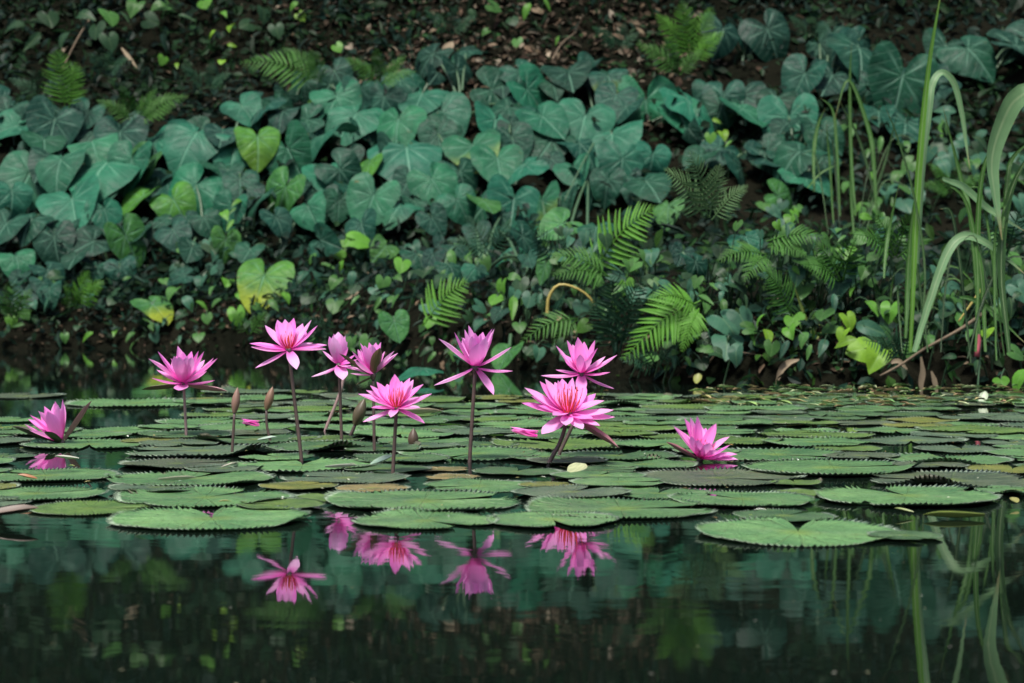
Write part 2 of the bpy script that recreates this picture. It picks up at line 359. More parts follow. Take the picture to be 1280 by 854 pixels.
# ------------------------------------------------------------------ setting: bank and water
def build_ground():
    xs = np.concatenate([np.linspace(-90, -8, 14)[:-1], np.linspace(-8, 8, 130), np.linspace(8, 90, 14)[1:]])
    ys = np.concatenate([np.linspace(-60, 5, 16)[:-1], np.linspace(5, 19, 130), np.linspace(19, 30, 24)[1:], np.linspace(30, 120, 8)[1:]])
    V = [(x, y, gz(x, y)) for y in ys for x in xs]
    nx = len(xs)
    Fc = [(j * nx + i, j * nx + i + 1, (j + 1) * nx + i + 1, (j + 1) * nx + i) for j in range(len(ys) - 1) for i in range(nx - 1)]
    return tag(link('ground', mesh('ground', V, Fc, M_SOIL)), kind='structure')
build_ground()
tag(link('water', mesh('water', [(-90, -40, 0), (90, -40, 0), (90, 16, 0), (-90, 16, 0)], [(0, 1, 2, 3)], M_WATER)), kind='structure')
# ------------------------------------------------------------------ landmarks used in labels
LM = [(68, 540, 'the leftmost flower'), (230, 470, 'the flower on the pale stem'), (361, 440, 'the wide-open flower'),
      (424, 445, 'the cup-shaped flower'), (467, 455, 'the brown-sepalled flower'), (495, 505, 'the red-centred flower'),
      (594, 450, 'the tall centre flower'), (711, 512, 'the largest flower'), (727, 455, 'the flower above the largest one'), (875, 560, 'the rightmost flower')]
USED = {}
ORD = 'first second third fourth fifth sixth seventh eighth ninth tenth eleventh twelfth thirteenth fourteenth fifteenth sixteenth seventeenth eighteenth nineteenth'.split()
TENS = {2: ('twenty', 'twentieth'), 3: ('thirty', 'thirtieth'), 4: ('forty', 'fortieth')}
def ordw(n):
    n += 1
    if n < 20: return ORD[n - 1]
    t, u = divmod(n, 10)
    return TENS[t][1] if u == 0 else TENS[t][0] + '-' + ORD[u - 1]
# ------------------------------------------------------------------ taro
OUT = [(0, -1), (.10, -.93), (.27, -.79), (.44, -.60), (.57, -.37), (.65, -.13), (.68, .09), (.65, .29), (.56, .45), (.43, .54), (.29, .53), (.17, .43), (.08, .28), (.02, .12)]
OVATE = [(0, -1), (.07, -.88), (.17, -.68), (.27, -.42), (.33, -.14), (.32, .10), (.25, .30), (.14, .44), (.05, .50), (.004, .50)]
def heart_mesh(name, m, seed, droop, fold, wave, rings=(0.28, 0.55, 0.8, 1.0), wid=1.0, out=None):
    rr = random.Random(seed)
    o = out or OUT
    if out is None: o = [(v.x, v.y) for v in catmull([(x, y, 0) for x, y in o], 22)]
    o = [(max(x, 0) * wid, y) for x, y in o]; o = o + [(-x, y) for x, y in reversed(o[1:])]
    n = len(o); a1, a2 = rr.uniform(0, 6), rr.uniform(0, 6)
    V = [Vector((0, 0, 0))]; Fc = []
    asym = rr.uniform(-.06, .06)
    for f in rings:
        for i, (x, y) in enumerate(o):
            th = i / n * 2 * math.pi
            jit = 1 + .014 * f * math.sin(7 * th + a2) + .008 * f * math.sin(17 * th + a1)
            x2 = x * f * (1 + asym * (1 if x > 0 else -1)) * jit; y2 = y * f * jit
            z = fold * (math.sqrt(x2 * x2 + .012) - .11) - droop * (y2 ** 2 if y2 < 0 else 1.4 * y2 ** 2) - 0.25 * x2 * x2
            z += .55 * wave * f * f * math.sin(4 * th + a1) + wave * 0.35 * f * f * math.sin(9 * th + a2) + .06 * f * math.sin(th + a2)
            V.append(Vector((x2, y2, z)))
    for i in range(n):
        j = (i + 1) % n
        if i == n // 2: continue
        Fc.append((0, 1 + j, 1 + i))
        for k in range(len(rings) - 1):
            Fc.append((1 + k * n + i, 1 + k * n + j, 1 + (k + 1) * n + j, 1 + (k + 1) * n + i))
    me = mesh(name, V, Fc, m)
    if me.polygons[0].normal.z < 0: me.flip_normals()
    return me
# the sinus lies between the two copies of the last outline point: no face spans it
TARO = [heart_mesh('leaf', M_TARO, s, d, f, w_) for s, d, f, w_ in ((1, .22, .18, .04), (2, .40, .10, .06), (3, .10, .30, .05), (4, .50, .22, .07), (5, .28, .04, .09), (6, .34, .36, .05), (7, .62, .16, .07), (8, .18, .45, .06), (9, .42, -.08, .08))]
HEART = [heart_mesh('leaf', M_LEAF, s + 20, d, f, w_, (0.5, 1.0), wid) for s, d, f, w_, wid in ((1, .3, .2, .02, 1.05), (2, .45, .35, .04, .9), (3, .15, .1, .03, 1.1))]
HEART += [heart_mesh('leaf', M_LEAF, s + 40, d, f, .03, (0.5, 1.0), wid, OVATE) for s, d, f, wid in ((1, .35, .3, 1.0), (2, .5, .15, 1.3), (3, .2, .5, .7))]
def leaf_frame(p, yaw, tilt, roll, s):
    """face turned towards the pond: yaw about Z, tilt = how far the face looks up, roll in the blade plane"""
    n = Vector((math.sin(yaw) * math.cos(tilt), -math.cos(yaw) * math.cos(tilt), math.sin(tilt)))
    u = (Vector((0, 0, 1)) - n * n.z); u = u.normalized() if u.length > 1e-4 else Vector((0, 1, 0))
    u = Matrix.Rotation(roll, 3, n) @ u
    return frame(u.cross(n), u, n, p, s)
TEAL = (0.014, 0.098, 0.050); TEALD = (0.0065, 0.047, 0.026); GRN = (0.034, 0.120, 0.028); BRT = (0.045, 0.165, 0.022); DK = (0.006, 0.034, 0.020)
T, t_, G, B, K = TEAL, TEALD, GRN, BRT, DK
leaves = [(20, 158, 72, T), (68, 150, 70, t_), (37, 217, 74, T), (90, 250, 84, T), (133, 204, 96, T), (76, 200, 66, T), (183, 205, 66, G), (178, 246, 50, B),
 (246, 166, 92, T), (245, 232, 66, T), (217, 250, 58, B), (294, 177, 66, T), (322, 172, 56, B), (302, 132, 54, T), (347, 132, 46, t_), (357, 235, 62, G),
 (326, 247, 64, t_), (411, 217, 60, T), (360, 186, 70, T), (405, 168, 72, T), (157, 295, 60, G), (115, 177, 72, T), (150, 165, 62, t_), (197, 175, 66, T),
 (380, 102, 42, t_), (421, 120, 60, T), (418, 88, 44, K), (8, 280, 58, t_), (20, 322, 52, T), (68, 297, 54, K), (117, 302, 58, K), (217, 288, 46, t_),
 (445, 143, 76, T), (527, 119, 70, T), (508, 185, 92, T), (551, 141, 84, T), (467, 245, 70, T), (462, 204, 40, B), (540, 224, 66, T), (591, 183, 72, T),
 (619, 150, 66, T), (622, 199, 68, T), (659, 112, 66, T), (678, 146, 66, T), (656, 206, 60, T), (642, 250, 76, T), (605, 252, 46, G), (678, 252, 58, T),
 (703, 280, 56, G), (717, 210, 54, T), (736, 226, 52, T), (731, 145, 78, T), (765, 168, 78, T), (778, 199, 60, T), (809, 228, 58, t_), (807, 126, 80, T),
 (844, 134, 66, T), (816, 194, 50, T), (425, 212, 54, t_), (571, 88, 60, K), (615, 112, 66, t_), (710, 90, 60, K), (629, 318, 36, T), (595, 335, 36, T),
 (595, 286, 36, t_), (836, 258, 42, G), (860, 126, 70, T), (928, 136, 72, T), (986, 146, 76, T), (999, 190, 60, t_), (1006, 217, 72, T), (972, 245, 44, G),
 (925, 211, 64, t_), (877, 194, 50, t_), (1006, 92, 66, t_), (1074, 61, 76, t_), (1128, 95, 96, t_), (1132, 153, 66, t_), (1210, 61, 66, t_), (904, 37, 56, K),
 (959, 37, 60, K), (1271, 58, 90, K), (1092, 104, 70, t_), (1040, 95, 60, K), (932, 296, 44, T), (330, 345, 80, B), (190, 380, 52, G), (493, 402, 42, G),
 (636, 440, 44, G), (870, 328, 40, t_), (480, 122, 60, t_), (150, 335, 38, t_), (282, 300, 40, G), (312, 312, 40, t_), (402, 300, 42, t_), (522, 318, 42, t_), (482, 308, 38, G), (562, 332, 36, t_), (682, 332, 38, G), (230, 345, 34, t_), (660, 300, 46, T), (604, 306, 40, t_), (30, 365, 40, K), (62, 362, 36, t_), (745, 285, 44, t_), (40, 275, 50, t_), (95, 320, 44, K), (255, 272, 46, t_), (290, 258, 44, T), (345, 272, 46, t_), (385, 258, 50, T), (424, 252, 46, t_), (500, 258, 48, T), (540, 272, 44, t_), (572, 250, 50, T), (452, 280, 44, t_), (60, 338, 42, K), (240, 310, 40, K), (130, 262, 50, T), (15, 240, 56, T), (700, 245, 48, t_), (760, 225, 50, t_), (30, 195, 60, T), (335, 130, 50, t_), (650, 90, 50, t_), (760, 95, 50, t_), (10, 140, 50, t_), (110, 140, 50, t_), (500, 100, 50, t_), (450, 110, 50, t_), (900, 185, 46, t_), (960, 190, 50, t_), (1030, 165, 50, t_), (690, 175, 60, t_), (575, 215, 58, t_), (385, 150, 56, t_), (275, 210, 62, t_), (55, 175, 60, t_),
 (905, 120, 60, t_), (1050, 60, 56, K), (770, 120, 60, t_), (640, 172, 56, t_), (725, 180, 56, t_), (498, 150, 60, T), (165, 200, 60, T), (300, 225, 50, t_)]
LONE = {(330, 345): 'taro plant with a large leaf yellowed at its tip, low above the wide-open flower', (190, 380): 'low taro plant with one dark leaf hanging over the left bank above the pale-stemmed flower',
        (493, 402): 'taro seedling with a single heart-shaped leaf low above the red-centred flower', (636, 440): 'taro seedling with one heart-shaped leaf touching the water beside the tall flower',
        (932, 296): 'small taro plant with one pale leaf alone among ferns above the rightmost flower'}
def cluster(L, rad, mx):
    L = sorted(L, key=lambda a: (a[0] // 55, a[1])); out = []
    for l in L:
        best = None
        for c in out:
            if len(c) < mx:
                mxp = sum(a[0] for a in c) / len(c); myp = sum(a[1] for a in c) / len(c)
                d = math.hypot(l[0] - mxp, (l[1] - myp) * 1.2)
                if d < rad and (best is None or d < best[0]): best = (d, c)
        if best: best[1].append(l)
        else: out.append([l])
    return out
def taro_plant(ls_, label, extra=0):
    hs = []
    for (px, py, s, tint) in ls_:
        hs.append(bank(px, py, .47 + R.uniform(-.14, .14)) if py < 262 else bankc(px, py, .25 + R.uniform(-.06, .06)))
    bx = sum(p.x for p in hs) / len(hs); by = sum(p.y for p in hs) / len(hs) + 0.12
    by = max(by, edge(bx) + 0.12)
    base = Vector((bx, by, gz(bx, by) - 0.02))
    root = empty('taro_plant', base, label, 'taro plant', 'taro plants on the bank')
    items = [(p, l) for p, l in zip(hs, ls_)]
    for k in range(extra):
        p, l = items[R.randrange(len(ls_))]
        q = p + Vector((R.uniform(-.3, .3), R.uniform(.05, .3), R.uniform(-.38, .10)))
        q.z = max(q.z, gz(q.x, q.y) + 0.22)
        items.append((q, (0, 0, l[2] * R.uniform(.55, .85), R.choice((TEALD, DK, DK, TEALD, DK)))))  # leaves behind coloured dark, standing in for shade between the leaves
    for p, (px, py, s, tint) in items:
        sc = s / 1.32 * p.y / F * R.uniform(.86, 1.1)
        M = leaf_frame(p, R.gauss(0, .5), math.radians(R.uniform(8, 66)), R.gauss(0, .5), sc)
        v = R.uniform(.85, 1.18)
        lf = link('leaf', R.choice(TARO), M, root, (tint[0] * v * R.uniform(.85, 1.2), tint[1] * v, tint[2] * v * R.uniform(.85, 1.15)))
        lf['yellowing'] = 0.8 if (px, py) in ((330, 345), (190, 380)) else (R.uniform(0, .6) if R.random() < .012 else 0.0)
        b = base + Vector((R.uniform(-.04, .04), R.uniform(-.04, .04), 0))
        mid = b.lerp(p, .55) + Vector((0, .05, .07))
        tube('stalk', [b, mid, p - (M.col[2].xyz.normalized()) * 0.005], 0.013, 0.008, M_STALK, root, 5, 6)
for k, lab in LONE.items(): taro_plant([l for l in leaves if (l[0], l[1]) == k], lab)
rest = [l for l in leaves if (l[0], l[1]) not in LONE]
rows = [[], [], []]
for c in cluster(rest, 75, 3):
    cy = sum(a[1] for a in c) / len(c); rows[0 if cy < 140 else 1 if cy < 205 else 2].append(c)
for ri, rw in enumerate(rows):
    rw.sort(key=lambda c: sum(a[0] for a in c) / len(c))
    for k, c in enumerate(rw):
        br = any(a[3] is B for a in c); allk = all(a[3] is K or a[3] is t_ for a in c)
        look = 'a bright green leaf among teal' if br else ('dark leaves' if allk else 'broad blue-green leaves')
        taro_plant(c, '%s taro from left in the %s row, with %s' % (ordw(k), ('top', 'middle', 'lowest')[ri], look), len(c))
# ------------------------------------------------------------------ creepers with heart-shaped leaves
YG = (0.1088, 0.2244, 0.017); MG = (0.0408, 0.1156, 0.0272); TG = (0.0272, 0.0884, 0.0544); DG = (0.0136, 0.0408, 0.017); LG = (0.0612, 0.1768, 0.0204)
def creeper(label, L, off=0.18, name='creeper', cat='creeper', up=(15, 60)):
    P = [bankc(px, py, off * .6 + R.uniform(0, .12)) for px, py, s, c in L]
    bx = sum(p.x for p in P) / len(P); by = max(sum(p.y for p in P) / len(P) + 0.15, edge(bx) + .05)
    root = empty(name, Vector((bx, by, gz(bx, by))), label, cat)
    for p, (px, py, s, c) in zip(P, L):
        sc = s / 1.4 * p.y / F
        M = leaf_frame(p, R.gauss(0, .5), math.radians(R.uniform(*up)), R.gauss(0, .7), sc)
        v = R.uniform(.8, 1.2)
        link('leaf', R.choice(HEART), M, root, tuple(x * v for x in c))
        gx, gy = p.x + R.uniform(-.1, .1), p.y + R.uniform(.12, .25)
        g = Vector((gx, gy, min(gz(gx, gy), p.z)))
        tube('stem', [g, g.lerp(p, .6) + Vector((0, 0, .04)), p], 0.004, 0.002, M_STALK, root, 4, 4)
creeper('bright yellow-green creeper with large heart leaves overhanging the right bank', [(1100, 441, 40, YG), (1080, 436, 34, YG), (1060, 426, 28, YG), (1054, 414, 20, YG), (1060, 397, 24, YG), (1089, 380, 28, LG), (1113, 385, 28, LG), (1067, 360, 20, LG), (1084, 409, 42, TG), (1107, 412, 26, MG), (1040, 408, 22, MG), (1122, 398, 22, MG)])
creeper('creeper with bright small leaves right of the low fern, above the bare right bank', [(960, 416, 28, YG), (950, 397, 20, LG), (992, 397, 26, LG), (986, 411, 22, LG), (982, 433, 26, TG), (1005, 420, 22, MG), (1030, 430, 26, TG), (1012, 437, 20, MG), (965, 432, 20, MG), (940, 420, 18, LG)])
creeper('teal-leaved creeper tangled between the two grass clumps on the right bank', [(1050, 355, 36, TG), (1060, 340, 32, TG), (1043, 375, 28, TG), (1003, 358, 30, MG), (1020, 345, 24, MG), (1030, 390, 24, MG), (1075, 335, 24, TG), (1035, 325, 20, DG), (1085, 350, 20, MG), (1047, 311, 20, TG)])
creeper('blue-green creeper patch on the bank edge behind the rightmost flower', [(909, 426, 40, TG), (904, 399, 42, TG), (925, 394, 32, TG), (920, 440, 24, TG), (890, 415, 28, TG), (935, 410, 24, MG), (904, 379, 22, MG), (895, 440, 22, DG)])
creeper('creeper with one bright leaf beside the arching bright fern', [(857, 396, 34, LG), (874, 398, 20, LG), (868, 415, 22, MG), (862, 378, 18, MG), (880, 425, 20, DG), (845, 425, 18, DG)])
creeper('sparse creeper of small leaves under the tall grass at the right edge', [(1213, 414, 22, MG), (1234, 413, 20, YG), (1162, 421, 22, MG), (1139, 435, 20, MG), (1251, 475, 20, LG), (1275, 470, 34, LG), (1268, 440, 24, MG), (1222, 455, 26, DG), (1245, 435, 18, DG), (1190, 445, 18, DG)], .3)
creeper('leafy creeper with bright leaves beneath the yellow-tipped taro leaf', [(302, 368, 26, LG), (296, 391, 26, LG), (340, 378, 20, MG), (357, 368, 18, LG), (285, 350, 20, LG), (272, 375, 16, MG), (322, 385, 18, MG), (310, 402, 16, DG), (335, 396, 16, DG)])
creeper('dense creeper of blue-green pointed leaves left of the bare brown stem', [(408, 368, 22, TG), (413, 375, 26, TG), (397, 345, 24, TG), (380, 341, 24, TG), (370, 355, 26, TG), (408, 331, 22, MG), (425, 311, 26, LG), (426, 331, 20, LG), (390, 322, 20, MG), (440, 345, 20, TG), (420, 350, 20, MG), (385, 372, 18, DG), (436, 300, 24, LG), (358, 340, 18, DG)])
creeper('creeper of small mixed green leaves left of the yellow-tipped taro leaf', [(251, 379, 18, LG), (217, 362, 22, MG), (221, 338, 22, TG), (234, 375, 22, TG), (251, 348, 20, TG), (258, 396, 14, MG), (248, 419, 16, MG), (265, 360, 16, MG), (238, 352, 20, TG), (228, 392, 16, DG), (205, 350, 14, MG), (270, 338, 16, DG)])
creeper('tiny creeper with two round bright leaves over the water at left', [(110, 419, 19, LG), (144, 413, 15, LG), (81, 420, 13, MG), (96, 408, 10, DG)], .05)
creeper('low creeper of small leaves at the far left waterline', [(25, 406, 16, MG), (14, 399, 16, LG), (30, 392, 14, MG), (8, 412, 12, DG), (42, 398, 12, DG)], .08)
creeper('young creeper sprig with three narrow leaves among the left taro', [(299, 251, 18, LG), (280, 265, 20, LG), (289, 279, 18, LG), (292, 262, 12, MG)], .6)
creeper('creeper with one broad bright leaf under the small round taro leaves', [(642, 379, 34, LG), (620, 372, 20, LG), (627, 355, 22, LG), (602, 402, 22, TG), (598, 382, 20, TG), (649, 406, 18, MG), (612, 392, 16, MG), (660, 370, 18, DG), (585, 395, 16, DG)])
creeper('creeper climbing the curved brown stem in the centre of the bank', [(503, 328, 22, LG), (479, 351, 20, MG), (520, 314, 20, MG), (445, 300, 32, LG), (459, 426, 20, MG), (537, 382, 26, TG), (554, 341, 14, MG), (537, 401, 16, LG), (495, 345, 18, MG), (515, 340, 16, DG), (470, 370, 16, DG)])
creeper('scattered creeper leaves around the bent yellow stem', [(732, 406, 20, LG), (703, 341, 16, MG), (727, 382, 22, TG), (710, 375, 18, DG), (745, 350, 18, MG), (690, 395, 16, DG), (755, 385, 16, MG), (718, 360, 14, MG)])
creeper('sprinkle of yellow-green vine leaves on the dark top-left slope', [(265, 41, 14, YG), (289, 32, 14, YG), (288, 56, 12, YG), (277, 76, 10, YG), (204, 73, 14, LG), (221, 80, 12, YG), (279, 15, 16, LG), (228, 70, 10, LG)], .12)
creeper('few yellow-green vine leaves above the middle of the taro belt', [(375, 19, 14, YG), (392, 129, 16, LG), (421, 58, 14, LG), (368, 5, 14, LG)], .12)
creeper('dark ivy-like creeper filling the top-left corner', [(136, 17, 28, MG), (155, 19, 22, DG), (170, 5, 26, MG), (44, 48, 32, DG), (136, 48, 24, DG), (102, 17, 28, DG), (204, 7, 24, MG), (255, 2, 20, LG), (60, 20, 26, DG), (20, 30, 26, DG), (185, 25, 22, DG), (120, 35, 24, DG), (230, 20, 22, DG), (80, 45, 24, DG), (330, 15, 22, DG), (345, 35, 20, DG), (310, 30, 20, DG)], .15)
creeper('bright vine leaves at the top edge above the litter slope', [(615, 7, 20, MG), (659, 10, 22, LG), (683, 3, 18, LG), (608, 39, 12, MG), (697, 49, 12, LG), (646, 51, 14, MG), (640, 25, 16, DG), (670, 30, 16, DG), (590, 15, 16, DG)], .12)
creeper('pale green creeper threaded through the tall grass clump', [(1067, 160, 24, MG), (1091, 217, 20, LG), (1074, 258, 22, LG), (1139, 204, 24, MG), (1176, 166, 18, LG), (1186, 194, 28, TG), (1101, 177, 22, MG), (1054, 160, 18, MG), (1122, 217, 26, MG), (1110, 240, 20, MG), (1060, 230, 18, MG), (1150, 240, 20, TG), (1085, 190, 18, MG), (1080, 270, 16, LG), (1130, 180, 18, MG)], .35)
creeper('few lime vine leaves between the taro plants right of centre', [(904, 166, 16, YG), (894, 150, 12, YG), (888, 170, 14, LG), (912, 178, 14, LG)], .6)
def patch(label, cx, cy, rx, ry, n, sz, pal, off=.25):
    L = []
    for _ in range(n):
        a = R.uniform(0, 6.283); q = math.sqrt(R.random())
        L.append((cx + rx * q * math.cos(a), cy + ry * q * math.sin(a), R.uniform(*sz), R.choice(pal)))
    creeper(label, L, off)
MIX = (MG, TG, DG, MG, TG, LG)
patch('shaded creeper thicket directly above the largest fern', 800, 340, 45, 28, 20, (14, 26), MIX, .35)
patch('teal creeper thicket below the lone pale taro leaf', 900, 360, 45, 25, 18, (14, 28), (TG, MG, DG), .35)
patch('dark creeper thicket between the two narrow ferns above the bright heart leaves', 1010, 320, 40, 28, 18, (14, 26), MIX, .35)
patch('mixed creeper thicket under the grass clump', 1070, 310, 40, 30, 18, (14, 26), MIX, .35)
patch('creeper thicket at the foot of the tallest grass', 1165, 370, 45, 40, 20, (14, 26), (MG, DG, TG), .35)
patch('creeper thicket at the far right edge behind broad grass blades', 1250, 330, 40, 60, 20, (16, 30), (MG, DG, TG), .35)
patch('dark creeper thicket under the taro in the centre of the bank', 560, 320, 50, 28, 16, (14, 26), (TG, DG, MG), .3)
patch('low creeper thicket at the waterline left of the round taro leaf', 560, 430, 40, 18, 12, (12, 20), (DG, MG, TG), .15)
patch('shaded creeper thicket left of the bent yellow stem', 665, 350, 28, 35, 14, (12, 22), (DG, MG, TG), .3)
patch('dark creeper patch hanging at the waterline left of the drooping fern', 700, 440, 45, 14, 12, (12, 20), (DG, TG), .12)
patch('pale creeper thicket right of the pale green fern', 960, 270, 45, 22, 16, (12, 24), (MG, TG, LG), .45)
patch('creeper thicket hanging over the dark hollow behind the rightmost flower', 850, 440, 40, 18, 14, (12, 24), (DG, MG, TG), .15)
patch('dark creeper thicket on the slope between the two tall grasses', 1195, 180, 40, 50, 20, (14, 28), (DG, TG, MG, DG), .4)
patch('dark creeper thicket up the slope at the right edge behind the broad blade', 1262, 230, 25, 60, 18, (16, 30), (DG, TG, MG), .4)
patch('shaded creeper thicket right of the fine grass clump', 1120, 270, 40, 40, 20, (14, 26), (DG, MG, TG), .4)
patch('dark creeper thicket below the dark fern fronds right of centre', 930, 325, 50, 25, 18, (12, 24), (DG, DG, MG, TG), .3)
patch('dark creeper thicket between the taro and the bent yellow stem', 720, 305, 40, 25, 16, (12, 24), (DG, TG, MG), .35)
patch('low shaded creeper at the waterline behind the cup-shaped flower', 430, 430, 45, 15, 12, (12, 20), (DG, MG, DG), .12)
patch('low shaded creeper at the waterline left of the pale-stemmed flower', 190, 415, 50, 16, 12, (12, 18), (DG, MG, TG), .12)
patch('dark creeper hanging between the low yellowed taro leaves', 255, 320, 40, 25, 14, (12, 22), (DG, TG, MG), .25)
patch('sparse dark creeper under the left taro leaves', 90, 360, 80, 28, 16, (12, 24), (DG, TG, MG), .2)
patch('sparse dark creeper under the middle-left taro leaves', 460, 380, 45, 25, 12, (12, 22), (DG, TG, MG), .2)
# ------------------------------------------------------------------ ferns
def leaflet_mesh():
    V, Fc = [], []
    pr = [(0, .05), (.15, .13), (.4, .15), (.7, .10), (.9, .05), (1, .0)]
    for y, h in pr:
        z = -.12 * y * y
        V += [(-h, y, z + h * .3), (0, y, z), (h, y, z + h * .3)]
    for i in range(len(pr) - 1):
        for k in (0, 1): Fc.append((i * 3 + k, i * 3 + k + 1, i * 3 + k + 4, i * 3 + k + 3))
    return V, Fc
LV, LF = leaflet_mesh(); LEAFLET = mesh('leaflet', LV, LF, M_FERN)
def fern(label, fronds, color, off=0.25, single=False, dens=13, wid=0.30):
    b0 = bankc(fronds[0][0], fronds[0][1], off)
    by = max(b0.y + .08, edge(b0.x) + .06)
    root = empty('fern', Vector((b0.x, by, min(b0.z, gz(b0.x, by)))), label, 'fern', 'ferns on the bank')
    for (x0, y0, x1, y1) in fronds:
        Da = min(hit_cover(x0, y0), hit_cover(x0, y0 + 12)) - off; a = at(x0, y0, Da); Dt = Da - R.uniform(.05, .2)
        c = at(x1, y1, Dt); Ln = (c - a).length
        mid = a.lerp(c, .5) + Vector((0, -.05, .10)) * Ln
        P = catmull([a, mid, c], 16)
        V, Fc = [], []
        tube_geo(V, Fc, P, 0.004, 0.0012, 4)
        leafM = []
        nl = dens + 2
        for i in range(1, nl + 1):
            u = 0.06 + .92 * i / (nl + .3); k = u * 16; j = min(int(k), 15); p = P[j].lerp(P[j + 1], k - j)
            tn = (P[j + 1] - P[j]).normalized()
            face = Vector((R.uniform(-.15, .15), -1, .75)).normalized()
            side = tn.cross(face).normalized(); nn = side.cross(tn)
            prof = min(1, (u + .02) / .22) ** .7 * (1 - u) ** .75 * 1.35 + .06
            for sg in (-1, 1):
                ang = math.radians(66 - 22 * u + R.uniform(-6, 6))
                d = (tn * math.cos(ang) + side * (sg * math.sin(ang)) - Vector((0, 0, .12))).normalized()
                L = Ln * wid * prof * R.uniform(.88, 1.08)
                z = (nn - d * nn.dot(d)).normalized()
                leafM.append(frame(d.cross(z), d, z, p, L, sx=max(L * .42, .010 * Ln + .16 * L)))
        if not single:
            for M in leafM:
                b = len(V); V += [M @ Vector(v) for v in LV]; Fc += [tuple(b + q for q in f) for f in LF]
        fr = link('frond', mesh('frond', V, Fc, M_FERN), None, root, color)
        if single:
            for M in leafM:
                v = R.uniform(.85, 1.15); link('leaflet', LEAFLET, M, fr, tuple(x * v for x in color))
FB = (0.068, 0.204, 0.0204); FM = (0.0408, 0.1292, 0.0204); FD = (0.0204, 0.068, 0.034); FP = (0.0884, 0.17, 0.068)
fern('bright green fern frond rising beside the taro above the upper right flower', [(740, 340, 818, 260)], FB, .3, True, 14, .36)
fern('largest bright fern arching down to the water right of the bent yellow stem', [(876, 376, 778, 450), (872, 382, 812, 372), (874, 386, 852, 440)], FB, .3, True, 15, .34)
fern('dark blue-green fern behind the large bright arching fern', [(772, 440, 764, 345), (775, 440, 800, 350), (768, 440, 740, 372)], FD, .2, True, 12, .32)
fern('small bright fern frond left of the round taro leaves', [(528, 408, 584, 352)], FB, .25, True, 11, .42)
fern('drooping fern frond hanging over the water behind the tall flower', [(722, 398, 650, 428), (722, 400, 690, 432)], FM, .3, True, 10, .3)
fern('mid-green fern in front of the low taro leaves, above the bent stem', [(762, 346, 684, 318), (760, 346, 690, 345), (758, 344, 715, 312)], FM, .3, False, 12, .3)
fern('upright fern with narrow frond left of the bright heart-leaved creeper', [(990, 396, 956, 338)], FM, .25, True, 13, .36)
fern('spreading fern frond below the lone pale taro leaf', [(958, 318, 896, 326), (958, 320, 930, 352)], FM, .3, False, 12, .3)
fern('fern frond pointing right beside the lone pale taro leaf', [(958, 302, 1032, 298), (960, 306, 1010, 322)], FM, .3, False, 12, .3)
fern('pale green fern standing under the taro right of centre', [(885, 272, 862, 190), (887, 272, 900, 205), (880, 272, 830, 212), (890, 275, 935, 232)], FP, .35, False, 13, .3)
fern('upright green fern standing alone on the upper left slope', [(82, 138, 70, 62), (86, 138, 96, 78)], FB, .25, True, 13, .34)
fern('broad tufted fern above the left end of the taro belt', [(165, 152, 120, 125), (168, 152, 150, 108), (172, 152, 196, 112), (175, 152, 236, 120), (172, 150, 215, 140)], FM, .3, False, 12, .28)
fern('bright fern fronds leaning left above the taro near the litter slope', [(398, 102, 300, 78), (400, 102, 352, 60), (402, 104, 388, 62)], FM, .3, False, 14, .3)
fern('feathery fern at the foot of the litter slope left of the pale dead leaf', [(470, 104, 430, 72), (474, 104, 470, 60), (478, 104, 508, 70), (476, 106, 520, 90)], FM, .3, False, 12, .28)
fern('tall fern at the top edge right of the litter slope', [(862, 75, 852, 2), (866, 75, 890, 10), (858, 75, 820, 18), (868, 78, 905, 40)], FB, .3, False, 14, .3)
fern('low fern above the right half of the taro belt', [(845, 92, 795, 55), (848, 92, 830, 45), (850, 94, 880, 62)], FM, .3, False, 13, .28)
fern('small bright fern above the water at the left bank', [(98, 385, 112, 340), (100, 385, 130, 352), (96, 386, 80, 360)], FB, .1, False, 9, .36)
fern('little dark fern on the waterline at far left', [(20, 400, 12, 352), (22, 400, 40, 362), (18, 400, 0, 370)], FM, .1, False, 9, .34)
fern('fern fronds spreading beneath the tall bent grass blade', [(1190, 240, 1160, 205), (1194, 240, 1205, 200), (1198, 242, 1232, 218), (1188, 242, 1150, 232)], FM, .4, False, 12, .28)
fern('mid-green fern beneath the grass clump on the right bank', [(1118, 320, 1090, 262), (1120, 320, 1140, 265), (1116, 322, 1062, 292), (1122, 322, 1165, 300)], FM, .35, False, 12, .28)
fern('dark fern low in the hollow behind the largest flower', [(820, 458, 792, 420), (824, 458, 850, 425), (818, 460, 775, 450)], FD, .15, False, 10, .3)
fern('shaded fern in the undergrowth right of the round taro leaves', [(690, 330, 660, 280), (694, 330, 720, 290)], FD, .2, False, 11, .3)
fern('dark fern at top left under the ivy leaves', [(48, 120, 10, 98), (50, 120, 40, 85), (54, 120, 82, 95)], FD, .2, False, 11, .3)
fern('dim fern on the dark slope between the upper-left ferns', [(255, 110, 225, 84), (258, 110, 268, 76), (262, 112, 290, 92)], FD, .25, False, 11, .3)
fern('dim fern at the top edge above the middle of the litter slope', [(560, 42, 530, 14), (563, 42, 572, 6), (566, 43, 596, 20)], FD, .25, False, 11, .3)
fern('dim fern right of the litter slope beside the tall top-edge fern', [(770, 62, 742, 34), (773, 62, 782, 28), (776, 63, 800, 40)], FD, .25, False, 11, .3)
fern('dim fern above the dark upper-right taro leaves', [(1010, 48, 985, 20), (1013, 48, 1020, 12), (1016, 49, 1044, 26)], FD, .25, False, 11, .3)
fern('dim fern in the top-left corner under the ivy', [(130, 92, 108, 66), (133, 92, 142, 60), (136, 93, 162, 74)], FD, .25, False, 11, .3)
